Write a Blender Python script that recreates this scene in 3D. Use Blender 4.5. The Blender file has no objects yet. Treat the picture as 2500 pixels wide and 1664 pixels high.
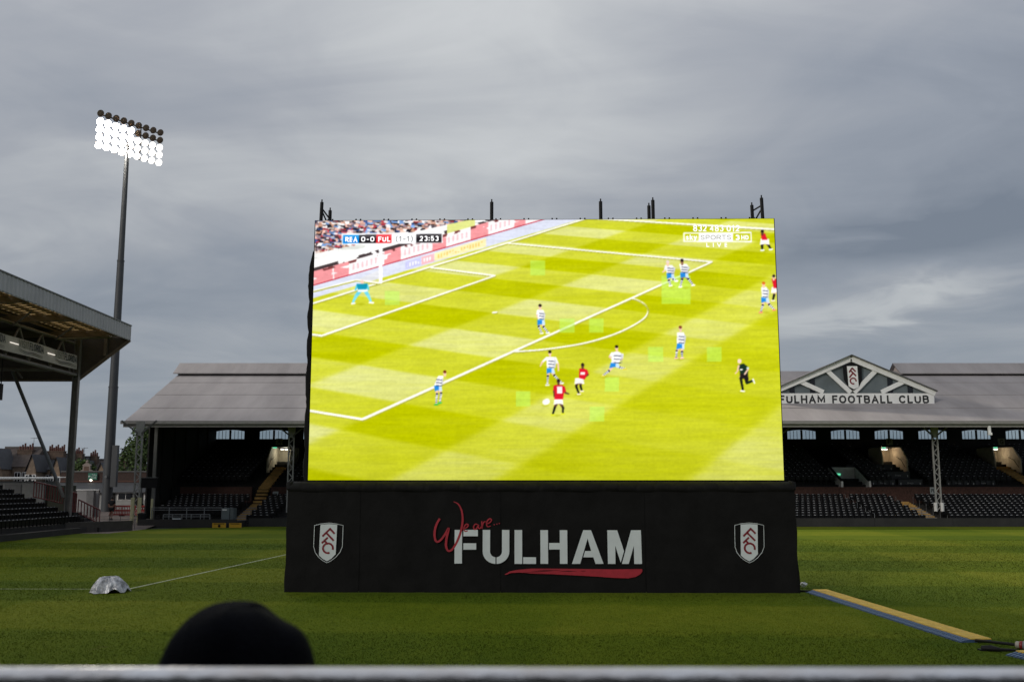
import bpy, bmesh, math, random
import numpy as np
from mathutils import Vector, Matrix
R = math.radians
random.seed(7); rng = np.random.default_rng(7)
S = bpy.context.scene
COL = S.collection

# ------------------------------------------------------------------ camera
cam = bpy.data.cameras.new('camera'); co = bpy.data.objects.new('camera', cam); COL.objects.link(co)
co.location = (0, 0, 3.0); co.rotation_euler = (R(90) + math.atan(356 / 2430), 0, 0)
cam.sensor_width = 36; cam.lens = 36 * 2430 / 2500; cam.clip_start = .05; cam.clip_end = 3000
cam.dof.use_dof = True; cam.dof.focus_distance = 34; cam.dof.aperture_fstop = 3.6
S.camera = co

# ------------------------------------------------------------------ sky
W = bpy.data.worlds.new('World'); S.world = W; W.use_nodes = True
nt = W.node_tree; nt.nodes.clear()
def wn(t, **k):
    n = nt.nodes.new(t)
    for a, b in k.items(): setattr(n, a, b)
    return n
def wl(a, b): nt.links.new(a, b)
def wm(op, a, b=None, c=None, clamp=False):
    n = wn('ShaderNodeMath', operation=op, use_clamp=clamp)
    for i, v in enumerate((a, b, c)):
        if v is None: continue
        if isinstance(v, (int, float)): n.inputs[i].default_value = v
        else: wl(v, n.inputs[i])
    return n.outputs[0]
SUN_EL, SUN_AZ = R(24), R(-138)          # weak warm light low on the left
tc = wn('ShaderNodeTexCoord'); sx = wn('ShaderNodeSeparateXYZ'); wl(tc.outputs['Generated'], sx.inputs[0])
X, Y, Z = sx.outputs
zc = wm('ADD', wm('MAXIMUM', Z, 0.0), 0.16)
cv = wn('ShaderNodeCombineXYZ'); wl(wm('DIVIDE', X, zc), cv.inputs[0]); wl(wm('DIVIDE', Y, zc), cv.inputs[1])
def wnoise(scale, detail, rough, dist, rot, sc):
    m = wn('ShaderNodeMapping'); wl(cv.outputs[0], m.inputs[0])
    m.inputs['Rotation'].default_value = (0, 0, rot); m.inputs['Scale'].default_value = sc; m.inputs['Location'].default_value = (1.7, 4.1, 0)
    n = wn('ShaderNodeTexNoise'); wl(m.outputs[0], n.inputs['Vector'])
    n.inputs['Scale'].default_value = scale; n.inputs['Detail'].default_value = detail
    n.inputs['Roughness'].default_value = rough; n.inputs['Distortion'].default_value = dist
    return n.outputs['Fac']
n1 = wnoise(.42, 3, .5, .6, R(25), (1, .8, 1))
n2 = wnoise(1.15, 6, .52, 1.2, R(-38), (.75, 1.2, 1))
n3 = wnoise(3.0, 6, .52, 1.0, R(-24), (.9, 1.0, 1))
f = wm('ADD', wm('ADD', wm('MULTIPLY', n1, .46), wm('MULTIPLY', n2, .39)), wm('MULTIPLY', n3, .15))
az = wm('ARCTAN2', X, Y); el = wm('ARCSINE', Z)
def blob(a0, e0, sa, se, tilt=0.0):
    da = wm('SUBTRACT', az, R(a0)); de = wm('SUBTRACT', wm('SUBTRACT', el, R(e0)), wm('MULTIPLY', da, tilt))
    q = wm('ADD', wm('POWER', wm('DIVIDE', da, R(sa)), 2.0), wm('POWER', wm('DIVIDE', de, R(se)), 2.0))
    return wm('EXPONENT', wm('MULTIPLY', q, -1.0))
f = wm('ADD', f, wm('MULTIPLY', blob(-1, 30, 15, 15), .19))        # brighter break in the cloud above
f = wm('ADD', f, wm('MULTIPLY', blob(28, 17, 15, 8), -.10))        # the heavy bank on the right
f = wm('ADD', f, wm('MULTIPLY', blob(26, 14.3, 10, 1.6, .18), -.05))
wob = wm('MULTIPLY', wm('SUBTRACT', n3, .5), R(6))
el0 = el; el = wm('ADD', el0, wob)
f = wm('ADD', f, wm('MULTIPLY', blob(23, 10.1, 8, .85, .16), .16))     # pale streak under it
f = wm('ADD', f, wm('MULTIPLY', blob(22, 12.9, 9, 1.3, .1), -.09))
el = el0
ramp = wn('ShaderNodeValToRGB'); wl(f, ramp.inputs[0])
cr = ramp.color_ramp
cr.elements[0].position = .28; cr.elements[0].color = (.125, .145, .185, 1)
cr.elements[1].position = .78; cr.elements[1].color = (.56, .57, .575, 1)
for p, c in ((.42, (.206, .226, .266, 1)), (.52, (.276, .290, .320, 1)), (.62, (.39, .402, .415, 1))):
    e = cr.elements.new(p); e.color = c
# overcast luminance: brighter overhead than at the horizon, everywhere alike
lum = wm('ADD', wm('MULTIPLY', wm('MAXIMUM', Z, 0.0), .42), .90)
# thinner, bluer cloud towards the horizon
hz = wm('EXPONENT', wm('MULTIPLY', wm('MAXIMUM', Z, 0.0), -6.0))
mx = wn('ShaderNodeMix', data_type='RGBA'); wl(wm('MULTIPLY', hz, .62), mx.inputs['Factor'])
wl(ramp.outputs[0], mx.inputs['A']); mx.inputs['B'].default_value = (.200, .250, .298, 1)
vs = wn('ShaderNodeVectorMath', operation='SCALE'); wl(mx.outputs['Result'], vs.inputs[0]); wl(lum, vs.inputs['Scale'])
sky = wn('ShaderNodeTexSky', sky_type='NISHITA', sun_disc=False)
sky.sun_elevation = SUN_EL; sky.sun_rotation = SUN_AZ; sky.altitude = 20; sky.air_density = 1.5; sky.dust_density = 3
b1 = wn('ShaderNodeBackground'); wl(vs.outputs[0], b1.inputs[0]); b1.inputs[1].default_value = 1.42
b2 = wn('ShaderNodeBackground'); wl(sky.outputs[0], b2.inputs[0]); b2.inputs[1].default_value = .05
mixb = wn('ShaderNodeMixShader'); mixb.inputs[0].default_value = .07      # little clear sky shows through the overcast
wl(b1.outputs[0], mixb.inputs[1]); wl(b2.outputs[0], mixb.inputs[2])
wo = wn('ShaderNodeOutputWorld'); wl(mixb.outputs[0], wo.inputs[0])

# ------------------------------------------------------------------ sun and exposure
sun = bpy.data.lights.new('sun', 'SUN'); so = bpy.data.objects.new('sun', sun); COL.objects.link(so)
sun.energy = 1.15; sun.angle = R(14); sun.color = (1, .93, .84)
d = Vector((math.sin(SUN_AZ) * math.cos(SUN_EL), math.cos(SUN_AZ) * math.cos(SUN_EL), math.sin(SUN_EL)))
so.rotation_euler = d.to_track_quat('Z', 'Y').to_euler(); so.location = d * 60
S.view_settings.view_transform = 'Standard'; S.view_settings.look = 'None'
S.view_settings.exposure = 0; S.view_settings.gamma = 1
S.render.engine = 'CYCLES'
S.cycles.max_bounces = 6; S.cycles.diffuse_bounces = 3; S.cycles.glossy_bounces = 2; S.cycles.transmission_bounces = 4
S.cycles.transparent_max_bounces = 8
S.cycles.sample_clamp_indirect = 4; S.cycles.caustics_reflective = False; S.cycles.caustics_refractive = False
S.cycles.use_denoising = True

# ------------------------------------------------------------------ materials
MATS = {}
def mat(key, col, rough=.6, metal=0, var=.12, scale=3.0, bump=0, bscale=20, spec=.5, stretch=(1, 1, 1), col2=None, emit=0, coat=0):
    """procedural surface: base colour broken up by object-space noise, optional fine relief"""
    if key in MATS: return MATS[key]
    m = bpy.data.materials.new(key); m.use_nodes = True; t = m.node_tree; N = t.nodes; L = t.links
    p = N['Principled BSDF']
    p.inputs['Roughness'].default_value = rough; p.inputs['Metallic'].default_value = metal
    p.inputs['Specular IOR Level'].default_value = spec; p.inputs['Coat Weight'].default_value = coat
    g = N.new('ShaderNodeTexCoord'); mp = N.new('ShaderNodeMapping'); L.new(g.outputs['Object'], mp.inputs[0])
    mp.inputs['Scale'].default_value = stretch
    n = N.new('ShaderNodeTexNoise'); L.new(mp.outputs[0], n.inputs['Vector'])
    n.inputs['Scale'].default_value = scale; n.inputs['Detail'].default_value = 7; n.inputs['Roughness'].default_value = .62
    r = N.new('ShaderNodeValToRGB'); L.new(n.outputs['Fac'], r.inputs[0])
    a = [max(0, c * (1 - var)) for c in col]; b = [min(1, c * (1 + var)) for c in (col2 or col)]
    r.color_ramp.elements[0].position = .34; r.color_ramp.elements[1].position = .66
    r.color_ramp.elements[0].color = (*a, 1); r.color_ramp.elements[1].color = (*b, 1)
    L.new(r.outputs[0], p.inputs['Base Color'])
    if bump:
        n2 = N.new('ShaderNodeTexNoise'); L.new(mp.outputs[0], n2.inputs['Vector'])
        n2.inputs['Scale'].default_value = bscale; n2.inputs['Detail'].default_value = 6
        bp = N.new('ShaderNodeBump'); bp.inputs['Strength'].default_value = bump; bp.inputs['Distance'].default_value = .05
        L.new(n2.outputs['Fac'], bp.inputs['Height']); L.new(bp.outputs[0], p.inputs['Normal'])
    if emit:
        L.new(r.outputs[0], p.inputs['Emission Color']); p.inputs['Emission Strength'].default_value = emit
    MATS[key] = m
    return m
def emis(key, col, strength):
    if key in MATS: return MATS[key]
    m = bpy.data.materials.new(key); m.use_nodes = True; t = m.node_tree; t.nodes.clear()
    e = t.nodes.new('ShaderNodeEmission'); e.inputs[0].default_value = (*col, 1); e.inputs[1].default_value = strength
    o = t.nodes.new('ShaderNodeOutputMaterial'); t.links.new(e.outputs[0], o.inputs[0]); MATS[key] = m
    return m
def wave_bump(m, axis, scale, dist, strength=1.0):
    """corrugation relief for profiled sheet"""
    t = m.node_tree; N = t.nodes; L = t.links; p = N['Principled BSDF']
    g = N.new('ShaderNodeTexCoord'); w = N.new('ShaderNodeTexWave'); L.new(g.outputs['Object'], w.inputs[0])
    w.bands_direction = axis; w.inputs['Scale'].default_value = scale; w.wave_profile = 'SIN'
    b = N.new('ShaderNodeBump'); b.inputs['Distance'].default_value = dist; b.inputs['Strength'].default_value = strength
    L.new(w.outputs['Fac'], b.inputs['Height']); L.new(b.outputs[0], p.inputs['Normal'])
    return m
def glass(key='glass', tint=(.75, .82, .86), gl=.12):
    if key in MATS: return MATS[key]
    m = bpy.data.materials.new(key); m.use_nodes = True; t = m.node_tree; N = t.nodes; L = t.links; N.clear()
    tr = N.new('ShaderNodeBsdfTransparent'); tr.inputs[0].default_value = (*tint, 1)
    g = N.new('ShaderNodeBsdfGlossy'); g.inputs['Roughness'].default_value = .08
    mx = N.new('ShaderNodeMixShader'); mx.inputs[0].default_value = gl
    L.new(tr.outputs[0], mx.inputs[1]); L.new(g.outputs[0], mx.inputs[2])
    o = N.new('ShaderNodeOutputMaterial'); L.new(mx.outputs[0], o.inputs[0]); MATS[key] = m
    return m

# ------------------------------------------------------------------ mesh and object helpers
def wloc(o):
    v = Vector((0, 0, 0))
    while o: v += o.location; o = o.parent
    return v
def tag(o, label=None, cat=None, group=None, kind=None):
    for k, v in (('label', label), ('category', cat), ('group', group), ('kind', kind)):
        if v: o[k] = v
    return o
def thing(name, loc, label, cat, group=None, rz=0):
    o = bpy.data.objects.new(name, None); COL.objects.link(o); o.location = loc; o.rotation_euler = (0, 0, rz)
    o.empty_display_size = .2
    return tag(o, label, cat, group)
def link(name, me, parent=None, loc=(0, 0, 0), rot=(0, 0, 0)):
    o = bpy.data.objects.new(name, me); COL.objects.link(o); o.parent = parent; o.location = loc; o.rotation_euler = rot
    return o
class MB:
    def __init__(s): s.v = []; s.f = []; s.m = []; s.sm = []
    def add(s, vs, fs, m=0, smooth=False):
        o = len(s.v); s.v += [tuple(v) for v in vs]
        for f in fs: s.f.append([i + o for i in f]); s.m.append(m); s.sm.append(smooth)
        return s
    def box(s, x0, y0, z0, x1, y1, z1, m=0):
        x0, x1 = sorted((x0, x1)); y0, y1 = sorted((y0, y1)); z0, z1 = sorted((z0, z1))
        v = [(x0, y0, z0), (x1, y0, z0), (x1, y1, z0), (x0, y1, z0), (x0, y0, z1), (x1, y0, z1), (x1, y1, z1), (x0, y1, z1)]
        return s.add(v, [(3, 2, 1, 0), (4, 5, 6, 7), (0, 1, 5, 4), (1, 2, 6, 5), (2, 3, 7, 6), (3, 0, 4, 7)], m)
    def bar(s, a, b, w, h=None, m=0, up=(0, 0, 1)):
        a = Vector(a); b = Vector(b); h = h or w; d = (b - a).normalized(); u = Vector(up)
        if abs(d.dot(u)) > .98: u = Vector((0, 1, 0))
        r = d.cross(u).normalized() * w / 2; q = r.cross(d).normalized() * h / 2
        v = [p + i * r + j * q for p in (a, b) for i, j in ((-1, -1), (1, -1), (1, 1), (-1, 1))]
        return s.add(v, [(0, 1, 2, 3), (7, 6, 5, 4), (0, 4, 5, 1), (1, 5, 6, 2), (2, 6, 7, 3), (3, 7, 4, 0)], m)
    def tube(s, pts, r, n=8, m=0, cap=True):
        pts = [Vector(p) for p in pts]; rs = r if hasattr(r, '__len__') else [r] * len(pts)
        vs = []; last = None
        for i, p in enumerate(pts):
            d = (pts[min(i + 1, len(pts) - 1)] - pts[max(i - 1, 0)]).normalized()
            u = last if last is not None else (Vector((0, 0, 1)) if abs(d.z) < .9 else Vector((0, 1, 0)))
            a = d.cross(u).normalized(); b = a.cross(d).normalized(); last = b
            for k in range(n):
                t = 2 * math.pi * k / n; vs.append(p + rs[i] * (math.cos(t) * a + math.sin(t) * b))
        fs = [(i * n + k, i * n + (k + 1) % n, (i + 1) * n + (k + 1) % n, (i + 1) * n + k) for i in range(len(pts) - 1) for k in range(n)]
        s.add(vs, fs, m, True)
        if cap: s.add(vs[:n], [tuple(range(n))[::-1]], m); s.add(vs[-n:], [tuple(range(n))], m)
        return s
    def lathe(s, prof, c=(0, 0, 0), axis=(0, 0, 1), n=16, m=0):
        """profile of (radius, height) turned about an axis"""
        q = Vector((0, 0, 1)).rotation_difference(Vector(axis)); c = Vector(c); vs = []
        for r, h in prof:
            for k in range(n):
                t = 2 * math.pi * k / n; vs.append(c + q @ Vector((r * math.cos(t), r * math.sin(t), h)))
        fs = [(i * n + k, i * n + (k + 1) % n, (i + 1) * n + (k + 1) % n, (i + 1) * n + k) for i in range(len(prof) - 1) for k in range(n)]
        return s.add(vs, fs, m, True)
    def prism(s, poly, o, u, w, depth, m=0):
        """flat polygon (a,b) -> o + a*u + b*w, given thickness along u x w"""
        o = Vector(o); u = Vector(u); w = Vector(w); nn = u.cross(w).normalized() * depth; n = len(poly)
        P = [o + float(a) * u + float(b) * w for a, b in poly]
        area = sum(poly[i][0] * poly[(i + 1) % n][1] - poly[(i + 1) % n][0] * poly[i][1] for i in range(n))
        if area < 0: P = P[::-1]
        vs = P + [p + nn for p in P]
        return s.add(vs, [tuple(range(n))[::-1], tuple(range(n, 2 * n))] + [(i, (i + 1) % n, n + (i + 1) % n, n + i) for i in range(n)], m)
    def mesh(s, name, mats):
        me = bpy.data.meshes.new(name); me.from_pydata(s.v, [], s.f)
        for m in (mats if isinstance(mats, (list, tuple)) else [mats]): me.materials.append(m)
        me.polygons.foreach_set('material_index', s.m); me.polygons.foreach_set('use_smooth', s.sm); me.update()
        return me
    def build(s, name, mats, parent=None, local=False, loc=None, bevel=0):
        """vertices in world metres; made local to the parent (parents are unrotated unless local=True)"""
        if parent is not None and not local:
            w = wloc(parent); s.v = [(v[0] - w.x, v[1] - w.y, v[2] - w.z) for v in s.v]
        me = s.mesh(name, mats)
        if bevel:
            bm = bmesh.new(); bm.from_mesh(me); bmesh.ops.bevel(bm, geom=bm.edges[:], offset=bevel, segments=1, affect='EDGES'); bm.to_mesh(me); bm.free()
        return link(name, me, parent, loc or (0, 0, 0))
def text_mesh(txt, w=None, h=None, bold=.0, mt=None, name='lettering'):
    cu = bpy.data.curves.new('t', 'FONT'); cu.body = txt; cu.offset = bold; cu.resolution_u = 3; cu.extrude = .01
    ob = bpy.data.objects.new('t', cu); COL.objects.link(ob)
    me = bpy.data.meshes.new_from_object(ob.evaluated_get(bpy.context.evaluated_depsgraph_get()))
    bpy.data.objects.remove(ob); bpy.data.curves.remove(cu); me.name = name
    n = len(me.vertices); a = np.empty(n * 3, 'f'); me.vertices.foreach_get('co', a); a = a.reshape(-1, 3)
    mn, mx_ = a.min(0), a.max(0); a[:, :2] -= mn[:2]; sx_, sy = mx_[0] - mn[0], mx_[1] - mn[1]
    k = (h / sy) if h else (w / sx_)
    a[:, 0] *= (w / sx_) if w else k; a[:, 1] *= (h / sy) if h else k; a[:, 2] *= .25
    me.vertices.foreach_set('co', a.ravel()); me.update()
    me.materials.clear(); me.materials.append(mt)
    return me
FACE_CAM, FACE_RIGHT = (R(90), 0, 0), (R(90), 0, R(90))
def text(txt, parent, pos, w, h, mt, rot=FACE_CAM, bold=.02, name='lettering', local=False):
    me = text_mesh(txt, w, h, bold, mt, name)
    return link(name, me, parent, Vector(pos) if local else Vector(pos) - wloc(parent), rot)
def smooth_poly(pts, n=8):
    """Catmull-Rom through control points"""
    P = [np.array(p, float) for p in pts]; P = [2 * P[0] - P[1]] + P + [2 * P[-1] - P[-2]]; out = []
    for i in range(1, len(P) - 2):
        for t in np.linspace(0, 1, n, endpoint=False):
            a, b, c, d_ = P[i - 1:i + 3]
            out.append(.5 * (2 * b + (c - a) * t + (2 * a - 5 * b + 4 * c - d_) * t * t + (3 * b - a - 3 * c + d_) * t ** 3))
    out.append(P[-2]); return out
def stroke(mb, pts, w, o, u, v, depth, m=0, sm=True):
    """brush stroke ribbon in the plane (o,u,v); widths may vary"""
    q = smooth_poly(pts) if sm else [np.array(p, float) for p in pts]; n = len(q)
    ws = np.interp(np.linspace(0, 1, n), np.linspace(0, 1, len(w)), w) if hasattr(w, '__len__') else [w] * n
    L, Rr = [], []
    for i in range(n):
        d_ = q[min(i + 1, n - 1)] - q[max(i - 1, 0)]; d_ = d_ / (np.linalg.norm(d_) + 1e-9); nn = np.array((-d_[1], d_[0])) * ws[i] / 2
        L.append(q[i] + nn); Rr.append(q[i] - nn)
    o = Vector(o); u = Vector(u); v = Vector(v); k = u.cross(v).normalized() * depth
    vs = [o + float(p[0]) * u + float(p[1]) * v + k for p in L + Rr]
    mb.add(vs, [(i, n + i, n + i + 1, i + 1) if (Vector(vs[n + i]) - Vector(vs[i])).cross(Vector(vs[i + 1]) - Vector(vs[i])).dot(k) > 0 else (i, i + 1, n + i + 1, n + i) for i in range(n - 1)], m)

GLY = {
 'A': (.80, [[(0, 0), (.5, 1), (1, 0)], [(.2, .33), (.8, .33)]]), 'B': (.70, [[(0, 0), (0, 1), (.7, 1), (.94, .88), (.94, .66), (.7, .54), (0, .54)], [(.66, .54), (1, .42), (1, .13), (.72, 0), (0, 0)]]),
 'C': (.76, [[(1, .76), (.82, .95), (.5, 1), (.2, .93), (0, .68), (0, .32), (.2, .07), (.5, 0), (.82, .05), (1, .24)]]), 'D': (.74, [[(0, 0), (0, 1), (.55, 1), (.88, .86), (1, .5), (.88, .14), (.55, 0), (0, 0)]]),
 'E': (.64, [[(1, 1), (0, 1), (0, 0), (1, 0)], [(0, .52), (.85, .52)]]), 'F': (.62, [[(1, 1), (0, 1), (0, 0)], [(0, .5), (.85, .5)]]), 'H': (.74, [[(0, 0), (0, 1)], [(1, 0), (1, 1)], [(0, .5), (1, .5)]]),
 'I': (.16, [[(.5, 0), (.5, 1)]]), 'L': (.60, [[(0, 1), (0, 0), (1, 0)]]), 'M': (.88, [[(0, 0), (0, 1), (.5, .22), (1, 1), (1, 0)]]),
 'O': (.82, [[(.5, 1), (.2, .93), (0, .68), (0, .32), (.2, .07), (.5, 0), (.8, .07), (1, .32), (1, .68), (.8, .93), (.5, 1)]]), 'P': (.66, [[(0, 0), (0, 1), (.7, 1), (1, .86), (1, .6), (.7, .46), (0, .46)]]),
 'R': (.72, [[(0, 0), (0, 1), (.7, 1), (.97, .87), (.97, .62), (.7, .48), (0, .48)], [(.5, .48), (1, 0)]]), 'S': (.68, [[(1, .78), (.82, .95), (.5, 1), (.15, .94), (.02, .75), (.15, .57), (.5, .5), (.85, .42), (.98, .24), (.85, .06), (.5, 0), (.18, .05), (0, .22)]]),
 'T': (.66, [[(0, 1), (1, 1)], [(.5, 1), (.5, 0)]]), 'U': (.74, [[(0, 1), (0, .3), (.15, .07), (.5, 0), (.85, .07), (1, .3), (1, 1)]]), 'V': (.76, [[(0, 1), (.5, 0), (1, 1)]]),
 '0': (.64, [[(.5, 1), (.12, .9), (0, .65), (0, .35), (.12, .1), (.5, 0), (.88, .1), (1, .35), (1, .65), (.88, .9), (.5, 1)]]), '1': (.40, [[(.0, .76), (.62, 1), (.62, 0)]]),
 '2': (.62, [[(.03, .75), (.18, .95), (.5, 1), (.85, .93), (.97, .72), (.82, .48), (0, 0), (1, 0)]]), '3': (.62, [[(.03, .86), (.3, 1), (.7, 1), (.95, .84), (.92, .62), (.55, .52)], [(.55, .52), (.95, .42), (1, .2), (.74, 0), (.3, 0), (0, .14)]]),
 '4': (.66, [[(.74, 0), (.74, 1), (0, .3), (1, .3)]]), '5': (.62, [[(.92, 1), (.12, 1), (.06, .54), (.5, .64), (.9, .52), (1, .28), (.85, .07), (.5, 0), (.15, .05), (0, .18)]]),
 '8': (.64, [[(.5, .53), (.1, .66), (.06, .86), (.3, 1), (.7, 1), (.94, .86), (.9, .66), (.5, .53), (.06, .4), (0, .16), (.28, 0), (.72, 0), (1, .16), (.94, .4), (.5, .53)]]),
 '-': (.32, [[(0, .42), (1, .42)]]), ':': (.18, [[(.5, .08), (.5, .1)], [(.5, .66), (.5, .68)]]), '(': (.26, [[(1, 1.12), (.25, .8), (0, .5), (.25, .1), (1, -.18)]]), ')': (.26, [[(0, 1.12), (.75, .8), (1, .5), (.75, .1), (0, -.18)]]),
 's': (.54, [[(1, .56), (.5, .72), (.05, .56), (.5, .37), (.95, .17), (.5, 0), (0, .16)]]), 'k': (.56, [[(0, 0), (0, 1)], [(.9, .72), (.1, .32)], [(.4, .45), (1, 0)]]), 'y': (.6, [[(0, .72), (.5, .02)], [(1, .72), (.42, -.2), (.05, -.25)]]), ' ': (.34, [])}
def ribbon(mb, P, w, depth, closed=False):
    P = [np.array(p, float) for p in P]; n = len(P)
    if not closed:
        for i, j in ((0, 1), (-1, -2)): d_ = P[i] - P[j]; P[i] = P[i] + d_ / (np.linalg.norm(d_) + 1e-9) * (w * .5 if n < 4 else .0)
    vs = []
    for i in range(n):
        a = P[i] - P[i - 1] if (i or closed) else P[1] - P[0]; b = P[(i + 1) % n] - P[i] if (i < n - 1 or closed) else a
        if closed and i == 0: a = P[0] - P[-2]
        if closed and i == n - 1: b = P[1] - P[0]
        if not closed and i == 0: a = b
        a = a / (np.linalg.norm(a) + 1e-9); b = b / (np.linalg.norm(b) + 1e-9); na = np.array((-a[1], a[0])); nb = np.array((-b[1], b[0])); m_ = na + nb; L = np.linalg.norm(m_)
        m_ = m_ / (L + 1e-9); k = min(1 / max(m_ @ na, .3), 2.2) * w / 2
        for s_ in (1, -1): q = P[i] + s_ * m_ * k; vs.append((float(q[0]), float(q[1]), depth))
    mb.add(vs, [(2 * i + 1, 2 * i + 3, 2 * i + 2, 2 * i) for i in range(n - 1)])
def block_text(txt, parent, pos, w, h, mt, th=.19, gap=.16, rot=FACE_CAM, name='lettering', local=False, grid=0):
    """bold grotesque lettering built from ribbons, fitted to w x h; local plane XY facing +Z"""
    x = 0; items = []
    for ch in txt: gw, st = GLY[ch]; gw = max(gw, th); items.append((x, gw, st)); x += gw + gap
    kx = w / (x - gap); mb = MB(); z = 0
    for x0, gw, st in items:
        for P in st:
            Q = [((x0 + th / 2 + p[0] * (gw - th)) * kx, (th / 2 + p[1] * (1 - th)) * h) for p in P]; z += 1
            ribbon(mb, Q, th * h * (kx + h) / (2 * h) if kx < h else th * h, .0006 * (z % 5), len(P) > 3 and P[0] == P[-1])
    me = mb.mesh(name, mt)
    return link(name, me, parent, Vector(pos) if local else Vector(pos) - wloc(parent), rot)
# common materials
M_black = mat('black_fabric', (.0060, .0060, .0060), .85, var=.35, scale=1.2, bump=.5, bscale=2.6, spec=.2)
M_white = mat('white_paint', (.84, .84, .82), .5, var=.06, scale=2)
M_letter = mat('pale_print', (.62, .68, .69), .55, var=.05, scale=1.5, bump=.15, bscale=4)
M_maroon = mat('maroon_print', (.20, .012, .022), .55, var=.1)
M_red = mat('red_print', (.36, .02, .035), .55, var=.12, scale=6)
M_steel = mat('painted_steel', (.10, .10, .10), .5, var=.2, scale=1.5, metal=.0)
M_black_steel = mat('black_steel', (.009, .009, .0095), .55, var=.2, spec=.2)
M_conc = mat('dark_concrete', (.022, .021, .02), .85, var=.25, scale=1.2, bump=.3)
M_seat = mat('black_seat_plastic', (.005, .005, .0055), .42, var=.2, scale=2, spec=.22)
M_plaque_glint = mat('seat_plaque_glint', (.55, .56, .57), .35, var=.35, scale=.7)  # number plaque, its pale tone also painting the glints on the seats
M_brick = mat('red_brick', (.085, .042, .032), .9, var=.35, scale=8, bump=.4, bscale=30)
M_yellow_step = mat('yellow_step', (.44, .27, .08), .8, var=.25, scale=2, bump=.2)
M_hoard = mat('hoarding_dark', (.022, .021, .02), .6, var=.25, scale=1)
M_galv = mat('galvanised', (.22, .23, .235), .45, metal=.4, var=.15, scale=3)

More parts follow.
